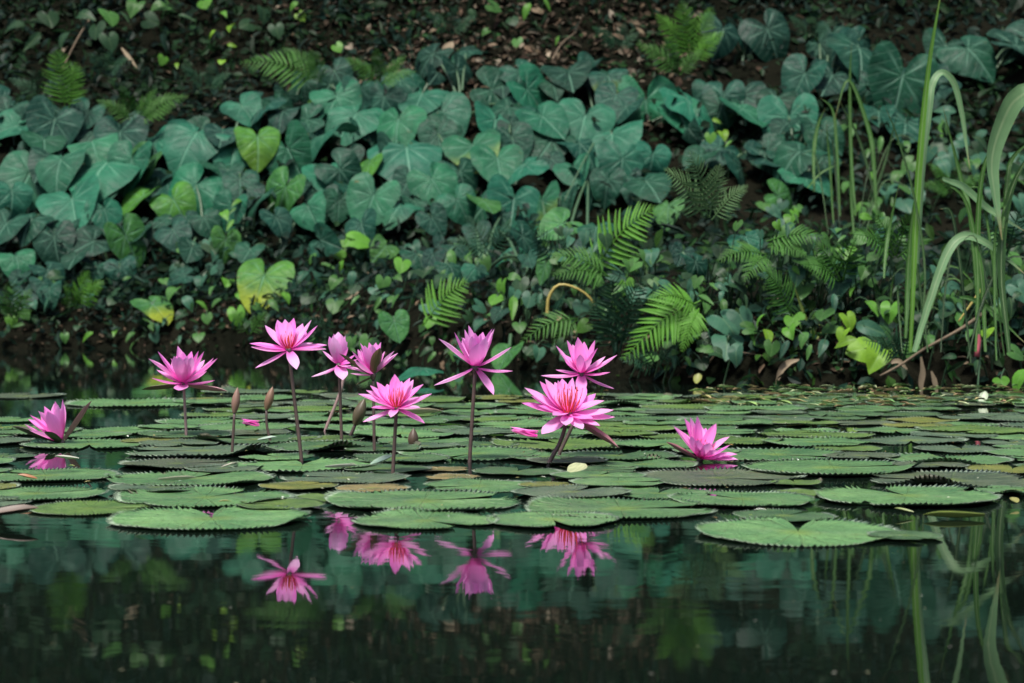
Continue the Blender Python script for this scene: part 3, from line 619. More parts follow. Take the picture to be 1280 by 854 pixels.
fern('shaded fern between the bright creeper and the fallen branch', [(1128, 452, 1100, 405), (1130, 452, 1140, 400), (1126, 454, 1078, 425)], FD, .2, False, 11, .3)
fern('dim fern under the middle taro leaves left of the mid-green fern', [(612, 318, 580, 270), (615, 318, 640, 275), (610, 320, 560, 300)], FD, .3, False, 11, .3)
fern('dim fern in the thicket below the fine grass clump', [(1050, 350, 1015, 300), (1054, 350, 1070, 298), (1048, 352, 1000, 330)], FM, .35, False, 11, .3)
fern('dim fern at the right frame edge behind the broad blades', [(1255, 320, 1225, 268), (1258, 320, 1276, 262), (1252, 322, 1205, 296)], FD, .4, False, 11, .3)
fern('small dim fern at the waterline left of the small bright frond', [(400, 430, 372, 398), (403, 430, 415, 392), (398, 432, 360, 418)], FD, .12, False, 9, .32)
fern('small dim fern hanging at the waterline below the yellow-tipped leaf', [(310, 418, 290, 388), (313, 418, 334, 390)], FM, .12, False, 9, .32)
# ------------------------------------------------------------------ tall grass and reeds on the right
def pxline(pts, D): return [at(x, y, D + (dd[0] if dd else 0)) for x, y, *dd in pts]
def grass(name, label, cat, blades, Db, base_px, groups=None):
    bx = at(base_px[0], 440, Db).x; by = max(Db, edge(bx) + .03) if name != 'floating_stalk' else Db
    root = empty(name, Vector((bx, by, gz(bx, by))), label, cat, groups)
    for pts, wpx, col in blades:
        D = Db + R.uniform(-.12, .12)
        P = catmull(pxline(pts, D), max(10, 4 * len(pts)))
        n = len(P)
        for i, p in enumerate(P): p.y += .10 * math.sin(i / n * 2.5 + R.uniform(0, .1))
        V, Fc = [], []
        ribbon_geo(V, Fc, P, wpx * .72 * D / F, .22, Vector((R.uniform(-.4, .4), -1, .45)))
        o = uvs(mesh('blade', V, Fc, M_GRASS), len(P)); link('blade', o, None, root, col)
GB = (0.075, 0.20, 0.018); GM = (0.042, 0.125, 0.020); GP = (0.120, 0.235, 0.105); GD = (0.022, 0.068, 0.014); GD2 = (0.012, 0.040, 0.012); GY = (0.13, 0.18, 0.035)
def tuft(cx, by, n, spread, hgt, wpx, cols):
    out = []
    for _ in range(n):
        x = cx + R.gauss(0, spread * .4); dx = R.gauss(0, spread); h = hgt * R.uniform(.5, 1.1); b = by + R.uniform(-6, 4)
        tipy = b - h + abs(dx) * R.uniform(.2, 1.1)
        out.append(([(x, b), (x + dx * .25, b - h * .55), (x + dx * .6, b - h * .92), (x + dx * 1.25, tipy)], R.uniform(*wpx), R.choice(cols)))
    return out
grass('tall_grass', 'tallest grass with long upright stem and one pale blade folded over', 'grass', [
    ([(1138, 440), (1146, 320), (1152, 240), (1160, 150), (1170, 60), (1186, -40)], 12, GB), ([(1147, 330), (1156, 211), (1166, 136), (1171, 104), (1184, 88), (1200, 102), (1210, 143), (1214, 180), (1217, 210)], 13, GP),
    ([(1225, 420), (1217, 272), (1210, 231), (1200, 190), (1183, 130)], 8, GM), ([(1132, 423), (1139, 355), (1145, 287), (1151, 225)], 10, GM), ([(1105, 348), (1112, 310), (1119, 277), (1128, 230)], 7, GM),
    ([(1150, 430), (1160, 340), (1150, 250), (1128, 170), (1110, 130)], 5, GD)] + tuft(1150, 440, 3, 50, 170, (2.5, 6), (GD, GD2, GD)), 7.6, (1140, 440))
grass('tall_grass', 'broad-bladed grass at the right edge with pale drooping blades', 'grass', [
    ([(1312, 440), (1316, 250), (1302, 125), (1278, 122), (1260, 155), (1248, 200), (1252, 250), (1258, 300)], 36, GP), ([(1178, 224), (1210, 234), (1244, 261), (1290, 290)], 17, GP),
    ([(1143, 440), (1166, 375), (1190, 317), (1210, 296), (1234, 300), (1264, 321), (1290, 345)], 17, GP), ([(1266, 240), (1261, 275), (1254, 338), (1250, 402)], 7, GP), ([(1200, 372), (1220, 375), (1247, 389), (1290, 432)], 11, GM),
    ([(1232, 440), (1233, 360), (1230, 290), (1240, 200), (1275, 150)], 10, GM), ([(1220, 440), (1228, 330), (1215, 250), (1180, 224)], 8, GM), ([(1262, 440), (1258, 330), (1272, 240), (1300, 180)], 14, GD),
    ([(1252, 300), (1266, 222), (1275, 195), (1300, 170)], 9, GM)] + tuft(1245, 450, 5, 60, 210, (2.5, 7), (GM, GD, GD2, GD)), 6.9, (1235, 440))
grass('grass_clump', 'fine-bladed grass clump rising among taro left of the tallest grass', 'grass', [
    ([(1070, 270), (1067, 200), (1066, 110), (1067, 52)], 6, GM), ([(1096, 280), (1094, 200), (1088, 156), (1064, 98), (1045, 150)], 8, GM), ([(1050, 270), (1048, 180), (1044, 136), (1027, 120)], 6, GM), ([(1018, 240), (1020, 190), (1026, 155), (1034, 134)], 7, GM),
    ([(1042, 280), (1040, 204), (1035, 148)], 5, GM), ([(1068, 300), (1067, 241), (1066, 195)], 6, GM), ([(1010, 235), (1030, 215), (1060, 200)], 4, GM), ([(1100, 270), (1080, 180), (1050, 120)], 5, GD), ([(1080, 280), (1110, 200), (1125, 140)], 5, GD)] + tuft(1065, 290, 5, 36, 130, (2, 5), (GM, GD, GD2)), 11.5, (1060, 300))
grass('grass_clump', 'thin yellowing grass standing in the shallows at the right bank', 'grass', [
    ([(1031, 486), (1022, 440), (1010, 395), (994, 352)], 8, GY), ([(1027, 475), (1023, 420), (1017, 350)], 5, GM), ([(1008, 440), (1016, 410), (1020, 385)], 5, GP)] + tuft(1020, 478, 6, 22, 90, (2.5, 4), (GM, GY, GD)), 8.3, (1030, 480))
grass('grass_clump', 'small grass tuft behind the spreading creeper on the right bank', 'grass', [
    ([(1120, 440), (1118, 380), (1124, 330)], 5, GM), ([(1128, 440), (1140, 390), (1160, 352)], 6, GM), ([(1122, 440), (1105, 390), (1098, 360)], 5, GD), ([(1168, 440), (1180, 380), (1176, 330)], 6, GM), ([(1175, 440), (1195, 390), (1210, 350)], 6, GD)] + tuft(1150, 445, 10, 40, 110, (2.5, 5), (GM, GD)), 8.2, (1125, 440))
def loose(name, label, cat, pts, wpx, m, D=None, col=None, fold=.3, grp=None, nrm=None):
    P = catmull([bank(x, y, .25) if D is None else at(x, y, D) for x, y in pts], 10)
    V, Fc = [], []; ribbon_geo(V, Fc, [p - P[0] for p in P], wpx * P[0].y / F, fold, nrm, .3, .4)
    o = link(name, uvs(mesh(name, V, Fc, m), len(P)), Matrix.Translation(P[0]), None, col); tag(o, label, cat, grp); return o
def twig(name, label, cat, pts, rpx, m, D=None, off=.22):
    P = [bank(x, y, off) if D is None else at(x, y, D) for x, y in pts]
    if D is None:
        d0, d1 = P[0].y, P[-1].y
        P = [at(x, y, d0 + (d1 - d0) * i / (len(pts) - 1)) for i, (x, y) in enumerate(pts)]
    V, Fc = [], []; tube_geo(V, Fc, [p - P[0] for p in catmull(P, 14)], rpx * P[0].y / F, rpx * .5 * P[0].y / F, 6)
    o = link(name, mesh(name, V, Fc, m), Matrix.Translation(P[0])); tag(o, label, cat); return o
twig('bent_stem', 'bent yellow-brown stem arching over the water between the ferns', 'plant stem', [(684, 392), (686, 372), (697, 357), (714, 358), (734, 369), (746, 388), (762, 428)], 2.4, M_YSTEM, 9.3)
twig('curved_stem', 'curved brown stem of a creeper in the centre of the bank', 'plant stem', [(450, 312), (462, 321), (480, 323), (497, 322)], 1.6, M_YSTEM)
twig('twig', 'thin olive twig leaning under the curved brown stem', 'twig', [(455, 345), (472, 335), (490, 328)], 1.4, M_TWIG)
twig('fallen_branch', 'long bare brown branch slanting to the water under the tall grass', 'branch', [(1232, 390), (1200, 412), (1156, 436), (1126, 456), (1100, 470)], 2.6, M_TWIG, 7.75)
twig('twig', 'short pale twig sloping down beside the broad-bladed grass', 'twig', [(1228, 360), (1214, 380), (1198, 402)], 2.0, M_YSTEM, 7.7)
twig('twig', 'thin pale twig leaning on the top-left slope above the lone fern', 'twig', [(112, 24), (96, 50), (78, 86)], 1.2, M_TWIG)
twig('twig', 'dark twig slanting between the taro leaves above the bent yellow stem', 'twig', [(742, 180), (728, 205), (705, 252)], 1.6, M_STALK, None, .5)
twig('twig', 'bare twig lying along the waterline below the bright creeper', 'twig', [(1060, 470), (1030, 455), (985, 450), (925, 440)], 1.5, M_TWIG, 8.25)
twig('twig', 'thin twig curving into the water beside the blue-green creeper', 'twig', [(885, 455), (900, 440), (930, 442), (962, 478)], 1.6, M_TWIG, 8.35)
twig('twig', 'brown twig sticking up through litter at the top of the slope', 'twig', [(690, 75), (702, 55), (720, 40)], 1.2, M_TWIG)
loose('dead_leaf', 'pale papery dead leaf lying on the litter slope above the taro', 'dead leaf', [(552, 74), (560, 62), (566, 52)], 13, M_DEAD)
loose('dead_grass', 'pale dead grass strip hanging straight down at the right waterline', 'dead leaf', [(1151, 446), (1153, 465), (1151, 480), (1152, 498)], 8, M_DEAD, 7.75)
loose('dead_grass', 'shorter pale dead strip hanging right of the straight one', 'dead leaf', [(1164, 464), (1168, 478), (1172, 496)], 7, M_DEAD, 7.75)
loose('dead_grass', 'curled tan dead leaf drooping from the bank below the bright creeper', 'dead leaf', [(999, 450), (986, 454), (976, 464), (969, 485)], 9, M_DEAD, 8.1)
loose('dead_grass', 'pale fallen grass strip on the dark top-left slope', 'dead leaf', [(152, 60), (161, 72), (172, 86)], 5, M_DEAD)
loose('dead_grass', 'small pale dead strip curling beside the fallen branch', 'dead leaf', [(1134, 462), (1122, 452), (1108, 456)], 7, M_DEAD, 7.8)
loose('dead_leaf', 'brown dead leaf hanging under the bare creeper stem in the centre', 'dead leaf', [(448, 360), (440, 368), (430, 374)], 12, M_DEAD)
loose('floating_grass', 'pale green grass blade arching over the far pads at right', 'grass blade', [(1060, 494), (1040, 497), (1018, 506), (1000, 507)], 7, M_GRASS, 7.35, GP)
loose('floating_stalk', 'short pale green stalk standing in the water at the right bank', 'stalk', [(1069, 514), (1068, 498), (1067, 480)], 5, M_GRASS, 7.2, GP)
# pink flower bud of a bank plant under the right grass
def torch():
    p = at(1222, 445, 7.7)
    root = empty('bank_flower', Vector((p.x, p.y, gz(p.x, p.y))), 'small dull red flower spike drooping under the right-hand grass', 'flower')
    V, Fc = [], []; tube_geo(V, Fc, [at(1223, 418, 7.7), at(1224, 425, 7.7), at(1222, 437, 7.7), at(1221, 446, 7.7)], .006, .012, 6); link('spike', mesh('spike', V, Fc, plain('red_spike', (.30, .06, .08))), None, root)
    tube('stem', [Vector((p.x, p.y, 0)), at(1226, 430, 7.72), at(1223, 418, 7.7)], .004, .003, M_STALK, root, 5, 6)
torch()
# ------------------------------------------------------------------ stuff: undergrowth and litter
def scatter(name, pts, m, shape):
    """pts: list of (Vector, M3, sx, sy, tint)"""
    S = np.array(shape[0], float); n = len(pts); k = len(S)
    P = np.array([tuple(p[0]) for p in pts]); A = np.array([np.array(p[1]) for p in pts]); sc = np.array([(p[2], p[3], p[3]) for p in pts])
    V = np.einsum('nij,nkj->nki', A, S[None] * sc[:, None, :]) + P[:, None, :]
    V = V.reshape(-1, 3)
    Fq = np.array(shape[1]); Fc = (Fq[None] + (np.arange(n) * k)[:, None, None]).reshape(-1, Fq.shape[1])
    me = bpy.data.meshes.new(name); me.from_pydata(V.tolist(), [], Fc.tolist()); me.materials.append(m)
    ca = me.color_attributes.new('tint', 'FLOAT_COLOR', 'POINT')
    T_ = np.ones((n, 4)); T_[:, :3] = np.array([p[4] for p in pts]); ca.data.foreach_set('color', np.repeat(T_, k, 0).ravel())
    return tag(link(name, me), kind='stuff')
LSH = ([(0, 0, 0), (.28, .35, .06), (.22, .7, .02), (0, 1, -.12), (-.22, .7, .02), (-.28, .35, .06), (0, .4, -.03)], [(0, 1, 6), (1, 2, 6), (2, 3, 6), (3, 4, 6), (4, 5, 6), (5, 0, 6)])
def orient(tilt0=10, tilt1=75, yawsd=.9):
    t = math.radians(R.uniform(tilt0, tilt1)); y = R.gauss(0, yawsd)
    n = Vector((math.sin(y) * math.cos(t), -math.cos(y) * math.cos(t), math.sin(t)))
    u = (Vector((0, 0, 1)) - n * n.z).normalized(); u = Matrix.Rotation(R.gauss(math.pi, 1.1), 3, n) @ u
    x = u.cross(n)
    return [[x[i], u[i], n[i]] for i in range(3)]
U = []
greens = [(0.004488, 0.01346, 0.005236), (0.00748, 0.02431, 0.00748), (0.01122, 0.0374, 0.00935), (0.00748, 0.02618, 0.01571), (0.005236, 0.01571, 0.01047), (0.02057, 0.0561, 0.00935)]
def sprinkle(nclump, xr, yf, hmax, size, per, pal, spread=.16):
    for _ in range(nclump):
        x = R.uniform(*xr); y = yf(x)
        c = R.choice(pal); hm = R.uniform(.05, hmax); nar = R.random() < .28
        for _ in range(R.randint(*per)):
            px = x + R.gauss(0, spread); py_ = y + R.gauss(0, spread)
            if py_ < edge(px) - .04: continue
            z = gz(px, py_) + R.uniform(.01, hm)
            v = R.uniform(.6, 1.35); s = R.uniform(*size)
            if nar: s *= 1.6
            U.append((Vector((px, py_, max(z, .02))), orient(), s * (R.uniform(.22, .4) if nar else R.uniform(.7, 1.3)), s, (c[0] * v, c[1] * v, c[2] * v)))
gl = greens
sprinkle(60, (-1.3, .2), lambda x: edge(x) + abs(R.gauss(0, .35)), .16, (.03, .075), (4, 14), gl[:5])
sprinkle(200, (.2, 4.0), lambda x: edge(x) + abs(R.gauss(0, .35)), .20, (.03, .08), (5, 18), gl)
sprinkle(50, (-1.2, .3), lambda x: R.uniform(edge(x) + .4, 14.2), .2, (.04, .10), (5, 14), gl[:1] + gl[3:5], .2)  # darkest greens put the plateau's shade into the leaf colour
sprinkle(190, (.2, 4.5), lambda x: R.uniform(edge(x) + .4, 14.2), .40, (.04, .12), (4, 16), gl, .2)
sprinkle(230, (-4.6, 1.8), lambda x: R.uniform(13.7 if x < -1 else 13.0, 14.6), .34, (.05, .12), (8, 16), gl[:1] + gl[3:5], .2)
sprinkle(200, (1.2, 5.2), lambda x: R.uniform(12.0, 16.2), .42, (.05, .13), (7, 16), gl[:2] + gl[3:5], .24)
sprinkle(110, (-4.4, -1.2), lambda x: edge(x) + abs(R.gauss(.2, .35)), .22, (.03, .075), (5, 16), gl[:5])
sprinkle(160, (-4.5, 4.5), lambda x: R.uniform(14.0, 16.0), .30, (.05, .11), (6, 16), gl[:2] + gl[3:5], .25)
sprinkle(250, (-4.8, -.9), lambda x: R.uniform(15.8, 18.2), .25, (.05, .12), (10, 20), gl[:2] + [gl[4]], .2)
sprinkle(90, (-1.0, 1.6), lambda x: R.uniform(16.2, 18.2), .15, (.04, .09), (6, 14), gl[:4], .2)
sprinkle(150, (1.5, 5.0), lambda x: R.uniform(15.6, 18.2), .3, (.05, .13), (8, 16), gl[:2] + [gl[4]], .2)
sprinkle(500, (-6.5, 6.5), lambda x: R.uniform(18.0, 23.5), .5, (.10, .26), (12, 20), gl[:2] + [gl[4]], .4)
scatter('undergrowth', U, M_STUFF, LSH)
Lt = []
for _ in range(3600):
    x = R.gauss(-.1, 1.1); y = R.uniform(15.6, 18.3)
    if abs(x) > 5: continue
    v = R.uniform(.35, 1.2) * (1 if R.random() > .12 else 2.1); c = R.choice(((.05, .036, .023), (.08, .058, .04), (.03, .022, .015), (.11, .09, .065), (.036, .023, .015)))
    s = R.uniform(.03, .13)
    Lt.append((Vector((x, y, gz(x, y) + R.uniform(.005, .04))), orient(30, 88, 1.5), s * R.uniform(.35, 1.1), s, tuple(q * v for q in c)))
for _ in range(170):
    x = R.gauss(.1, .75); y = R.uniform(16.4, 17.7); s = R.uniform(.07, .17); v = R.uniform(.5, 1.1)
    Lt.append((Vector((x, y, gz(x, y) + .03)), orient(5, 80, 1.0), s * R.uniform(.2, .9), s, tuple(q * v for q in R.choice(((.15, .115, .075), (.19, .16, .12), (.11, .075, .05))))))
for _ in range(900):
    x = R.uniform(-4.4, 4.2); y = edge(x) + abs(R.gauss(0, .3)) + .01
    v = R.uniform(.3, 1.2); c = R.choice(((.10, .07, .045), (.16, .12, .08), (.05, .035, .025)))
    s = R.uniform(.02, .07); Lt.append((Vector((x, y, max(.01, gz(x, y) + .01))), orient(30, 88, 1.5), s * R.uniform(.3, 1.1), s, tuple(q * v for q in c)))
scatter('leaf_litter', Lt, M_LITTER, LSH)
# ------------------------------------------------------------------ unseen trees added above the bank to block sky light and shade it
TV, TF = LSH
def tree(x, y, lean, h, label):
    b = Vector((x, y, gz(x, y) - .1)); root = empty('shade_tree', b, label, 'tree', 'unseen trees added to shade the bank')
    top = b + Vector((lean[0], lean[1], h))
    V, Fc = [], []; tube_geo(V, Fc, catmull([b, b.lerp(top, .5) + Vector((.1, .3, 0)), top], 8), .22, .09, 8)
    cs = []
    for k in range(9):
        a = k * 2.4; e = top + Vector((math.cos(a) * R.uniform(1, 2.4), math.sin(a) * R.uniform(1, 2.4), R.uniform(-.9, 1.2)))
        st = b.lerp(top, R.uniform(.65, .95)); tube_geo(V, Fc, catmull([st, st.lerp(e, .5) + Vector((0, 0, .25)), e], 4), .06, .02, 5); cs.append(e)
    link('trunk', mesh('trunk', V, Fc, M_TWIG), None, root)
    V = []; Fc = []; 
    for e in cs + [top]:
        for _ in range(170):
            p = e + Vector((R.gauss(0, .62), R.gauss(0, .62), R.gauss(0, .38))); A = orient(20, 85, 1.6); sz = R.uniform(.16, .30); bb = len(V)
            for q in TV: V.append(p + Vector([sum(A[r][c] * q[c] for c in range(3)) for r in range(3)]) * sz)
            Fc += [tuple(bb + q for q in f) for f in TF]
    tag(link('crown', mesh('crown', V, Fc, M_CROWN), None, root), kind='stuff')
M_CROWN = plain('tree_foliage', (.025, .065, .022), .5, 2, .5)
for x, y, h, lab in ((-6.5, 20.5, 4.6, 'unseen dark leafy tree added to shade the far left of the bank'), (-3.2, 21, 5.2, 'unseen dark leafy tree added to shade the left end of the taro'), (0.2, 20.4, 4.8, 'unseen dark leafy tree added to shade the litter slope'), (3.4, 21, 5.0, 'unseen dark leafy tree added to shade the right end of the taro'), (6.6, 20.4, 4.6, 'unseen dark leafy tree added to shade the far right of the bank')):
    tree(x, y, (R.uniform(-.4, .4), -3.0), h, lab)
# ------------------------------------------------------------------ lily pads
PADS = []
def pad_mesh(seed, teeth, notch):
    rr = random.Random(seed); seg = teeth * 2
    rings = [0, .2, .42, .62, .8, .91, 1.0]
    a = [rr.uniform(0, 6.28) for _ in range(6)]; hn = math.radians(notch)
    V = [Vector((0, 0, 0.0))]; Fc = []; amp = rr.uniform(.005, .015)
    tw = [rr.uniform(.6, 1.3) for _ in range(seg + 1)]
    curl = rr.uniform(.05, .15) if rr.random() < .32 else 0; cth = rr.uniform(.5, 5.8); cw = rr.uniform(.25, .5)
    bites = [(rr.uniform(.5, 5.8), rr.uniform(.04, .10), rr.uniform(.06, .22)) for _ in range(rr.choice((0, 0, 1, 1, 2, 3)))]
    for k, f in enumerate(rings[1:]):
        for i in range(seg + 1):
            u = i / seg; e = min(u, 1 - u) * 2 * math.pi
            half = hn * (.35 + .65 * f) if f > .5 else hn * (.35 + .65 * f)
            th = half + u * (2 * math.pi - 2 * half)           # notch centred on +Y
            rad = f * (1 + .025 * math.sin(2 * th + a[0]) + .02 * math.sin(3 * th + a[1]) + .012 * math.sin(7 * th + a[2]))
            rad *= 1 - .16 * math.exp(-(e / .16) ** 2) * f       # rounded lobes beside the notch
            for bt, bw, bd in bites: rad *= 1 - bd * math.exp(-((th - bt) / bw) ** 2) * f ** 4
            rad *= 1 - curl * .5 * math.exp(-((th - cth) / cw) ** 2) * f ** 4
            z = curl * math.exp(-((th - cth) / cw) ** 2) * f ** 5 + f * f * amp * (math.sin(3 * th + a[3]) + .6 * math.sin(5 * th + a[4]) + .4 * math.sin(8 * th + a[5])) + .002 * f + .002
            if k == len(rings) - 2:
                if i % 2: rad *= 1 + .016 * tw[i]; z += .026 * tw[i]
                else: rad *= .962; z += .001
            V.append(Vector((math.sin(th) * rad, math.cos(th) * rad, z)))
    n = seg + 1; m = len(rings) - 1
    for i in range(seg):
        Fc.append((0, 1 + i + 1, 1 + i))
        for k in range(m - 1): Fc.append((1 + k * n + i, 1 + k * n + i + 1, 1 + (k + 1) * n + i + 1, 1 + (k + 1) * n + i))
    b = len(V)                                                   # underside: a rim turned down and in
    for i in range(n):
        v = V[1 + (m - 2) * n + i]; V.append(Vector((v.x * .97, v.y * .97, v.z - .022)))
    for i in range(seg): Fc.append((1 + (m - 1) * n + i, 1 + (m - 1) * n + i + 1, b + i + 1, b + i))
    me = mesh('lily_pad', V, Fc, M_PAD); 
    if me.polygons[0].normal.z < 0: me.flip_normals()
    return me
PG = (0.082, 0.190, 0.068); PL = (0.105, 0.235, 0.085); PDk = (0.048, 0.114, 0.044); PY = (0.15, 0.17, 0.03); PT = (0.21, 0.17, 0.065); PR = (0.068, 0.092, 0.055); PYG = (0.085, 0.165, 0.032); PM = (.075, .125, .075)
def pad(x0, x1, yc, notch_az, col, label, nh=9, grp=None, seed=None, teeth=None, tilt=None):
    c = onwater((x0 + x1) / 2, yc); r = (x1 - x0) / 2 * c.y / F
    ov = [q[3] for q in PADS if math.hypot(q[0] - c.x, q[1] - c.y) < q[2] + r]
    z = .003
    lv = set(ov)
    k = 0
    while k in lv: k += 1
    z += (k % 6) * .0019
    PADS.append((c.x, c.y, r, k, (x0 + x1) / 2, yc))
    v = R.uniform(.88, 1.12)
    me = pad_mesh(len(PADS) * 13 + 5, teeth or (104 if yc > 585 else 72), nh)
    tx, ty = tilt or (R.gauss(0, .006), R.gauss(0, .006))
    M = Matrix.Translation((c.x, c.y, z)) @ Matrix.Rotation(tx, 4, 'X') @ Matrix.Rotation(ty, 4, 'Y') @ Matrix.Rotation(-math.radians(notch_az), 4, 'Z') @ Matrix.Scale(r, 4)
    return tag(link('lily_pad', me, M, None, tuple(q * v for q in col)), label, 'lily pad', grp)
# notch_az: 0 = away from the camera, 90 = right
front = [
 (865, 1130, 667, 8, PL, 'bright green lily pad alone at the front right, notch at its back', 10),
 (137, 393, 650, -12, PL, 'large front left lily pad with toothed rim and notch at the back', 10),
 (35, 190, 637, 100, PYG, 'small yellowish lily pad at the front left edge of the patch', 6),
 (147, 366, 625, 35, PG, 'lily pad directly behind the large front left pad'),
 (-45, 136, 619, 60, PG, 'lily pad at the left frame edge carrying a small orange leaf scrap'),
 (-35, 148, 596, -60, PG, 'lily pad at the left frame edge below the reflection of the leftmost flower'),
 (128, 345, 601, 20, PG, 'lily pad two rows behind the large front left pad'),
 (280, 476, 583, -2, PL, 'lily pad with a clear back notch below the wide-open flower', 12),
 (352, 512, 599, -70, PM, 'greyish lily pad in front of the red-centred flower stem'),
 (322, 424, 610, 40, PY, 'crumpled yellow lily pad wedged between green pads left of centre', 5),
 (418, 512, 612, 120, PT, 'tan dying lily pad in front of the red-centred flower', 4),
 (368, 472, 623, -30, PYG, 'bright yellow-green lily pad left of the big centre front pad', 5),
 (404, 656, 629, 70, PG, 'big lily pad at centre front beneath the red-centred flower'),
 (440, 624, 653, 140, PL, 'centre front lily pad right above the reflected red-centred flower'),
 (606, 775, 653, 170, PL, 'front lily pad right above the reflected largest flower'),
 (655, 896, 638, 85, PG, 'wide lily pad behind the reflected largest flower with a pale midline'),
 (527, 672, 609, -110, PG, 'lily pad in front of the tall flower with a hanging petal'),
 (648, 726, 609, 60, PY, 'small yellowing lily pad below the largest flower'),
 (516, 588, 588, 90, PT, 'small tan lily pad right of the red-centred flower stem, rear one', 4),
 (529, 602, 598, -90, PT, 'small tan lily pad right of the red-centred flower stem, front one', 4),
 (590, 702, 591, 10, PDk, 'dark green lily pad between the tall flower and the largest flower'),
 (498, 684, 569, -150, PG, 'lily pad pierced in front by the tall flower stem'),
 (640, 790, 619, 30, PM, 'dull grey-green lily pad under the pale curled leaf'),
 (790, 1006, 599, 120, PR, 'reddish sheen lily pad below the rightmost flower'),  # reddish reflection is put into the pad colour
 (834, 1022, 627, -40, PG, 'lily pad between the rightmost flower and the front right pad'),
 (915, 1045, 648, 40, PDk, 'half-sunken dark lily pad just behind the front right pad', 6),
 (960, 1028, 606, 0, PYG, 'small yellow-green oval lily pad right of the rightmost flower, rear one', 4),
 (962, 1040, 618, 80, PYG, 'small yellow-green lily pad right of the rightmost flower, front one', 4),
 (1015, 1250, 624, -15, PL, 'spotted lily pad with a back notch near the right frame edge', 11),
 (926, 1156, 587, 75, PG, 'long lily pad right of the rightmost flower'),
 (1078, 1300, 602, -80, PR, 'brown-blotched lily pad touching the right frame edge'),
 (1108, 1264, 576, 0, PG, 'lily pad with raised back teeth near the right frame edge'),
 (1218, 1330, 616, 40, PG, 'lily pad cut by the right frame edge beside the spotted pad'),
 (738, 872, 582, -30, PG, 'lily pad immediately left of the rightmost flower'),
 (715, 800, 590, 100, PDk, 'small dark lily pad right of the largest flower stem'),
 (1085, 1178, 673, 150, PDk, 'small half-sunken grey pad tip right of the front right pad', 5),
 (880, 1060, 570, 120, PG, 'lily pad just behind the rightmost flower at its right'),
 (94, 206, 540, 50, PG, 'lily pad just right of the leftmost flower'),
 (-20, 102, 541, -30, PG, 'lily pad behind the leftmost flower at the left edge'),
 (28, 196, 557, 170, PG, 'lily pad on which the leftmost flower rests'),
 (150, 226, 553, 60, PY, 'small yellow lily pad left of the pale flower stem', 4),
 (152, 352, 565, -100, PM, 'purplish-green lily pad in front of the pale flower stem'),
 (196, 332, 528, 30, PG, 'lily pad behind the left brown bud'),
 (84, 252, 505, 80, PG, 'far lily pad on dark water behind the leftmost flower'),
 (-30, 82, 496, 10, PR, 'far dull lily pad at the left edge near the bank reflection'),
 (-30, 62, 526, 10, PG, 'lily pad at the left edge on dark water beside the leftmost flower'),
 (-40, 44, 572, 10, PDk, 'dark lily pad at the left edge in front of the leftmost flower'),
 (150, 300, 582, 70, PR, 'pinkish-brown lily pad two rows in front of the pale flower stem'),
 (240, 400, 551, -45, PDk, 'dark wet lily pad around the right brown bud'),
 (330, 478, 560, 100, PDk, 'dark olive lily pad at the foot of the cup-shaped flower stem'),
 (470, 590, 553, 30, PG, 'lily pad beside the tiny half-sunken bud'),
 (612, 790, 557, -20, PYG, 'yellow-tinged lily pad carrying the fallen pink bud'),
 (690, 850, 572, 20, PDk, 'dark lily pad at the foot of the two leaning stems'),
 (255, 345, 513, 70, PYG, 'yellow-green far lily pad between the two brown buds'),
 (335, 440, 513, 70, PYG, 'yellow-green far lily pad behind the dark tall stem'),
 (240, 372, 536, 0, PG, 'lily pad crossing behind the stems of the two brown buds'),
]
for f in front: pad(*f[:6], **({'nh': f[6]} if len(f) > 6 else {}))
# the crowded rows further back
cand = []
OPEN = [(20, 118, 560, 587), (96, 222, 510, 533), (96, 225, 562, 586), (-60, 100, 503, 519), (795, 1010, 574, 592), (790, 900, 603, 618), (540, 640, 578, 600), (355, 470, 560, 574), (1040, 1250, 596, 610), (1180, 1300, 508, 520)]
def room(px, py):
    if any(a < px < b and c < py < d for a, b, c, d in OPEN): return 0
    if py > 592: return .8 if px < 880 else 0
    if px < 240: return .6 if py > 535 else 0
    if px < 420 and py < 500: return .25
    if px < 540: return .8 if py > 497 else 0
    return 1.0 if py > 494 + max(0, (900 - px) * .004) else 0
fill = []
for _ in range(9000):
    px = R.uniform(-60, 1330); py = 490 + 145 * R.random() ** 1.6
    if R.random() > room(px, py): continue
    c = onwater(px, py); r = R.uniform(.085, .175)
    if c.y + r > edge(c.x) - .05: continue
    wd0 = r * F / c.y
    if any(px + wd0 * .93 > a and px - wd0 * .93 < b and cc - 3 < py < dd + 3 for a, b, cc, dd in OPEN[:5]): continue
    if all(math.hypot(q[0] - c.x, (q[1] - c.y)) > .72 * (q[2] + r) * R.uniform(.92, 1.15) for q in PADS + fill):
        fill.append((c.x, c.y, r, 0, px, py))
        if len(fill) > 175: break
def describe(px, py, r, col):
    sz = 'small' if r < .11 else ('broad' if r > .15 else 'medium-sized')
    cn = {PG: 'green', PL: 'light green', PDk: 'dark green', PYG: 'yellow-green', PR: 'brownish', PM: 'greyish', PY: 'yellowed'}[col]
    return sz, cn
REF = [(l[0], l[1], l[2]) for l in LM] + [(294, 510, 'the left brown bud'), (336, 505, 'the right brown bud'), (1030, 480, 'the thin yellowing grass'), (1068, 497, 'the short pale stalk'), (1152, 470, 'the hanging dead strips'), (1260, 480, 'the right frame edge'), (1128, 570, 'the right-edge pad with raised teeth')]
cnt = {}
todo = []
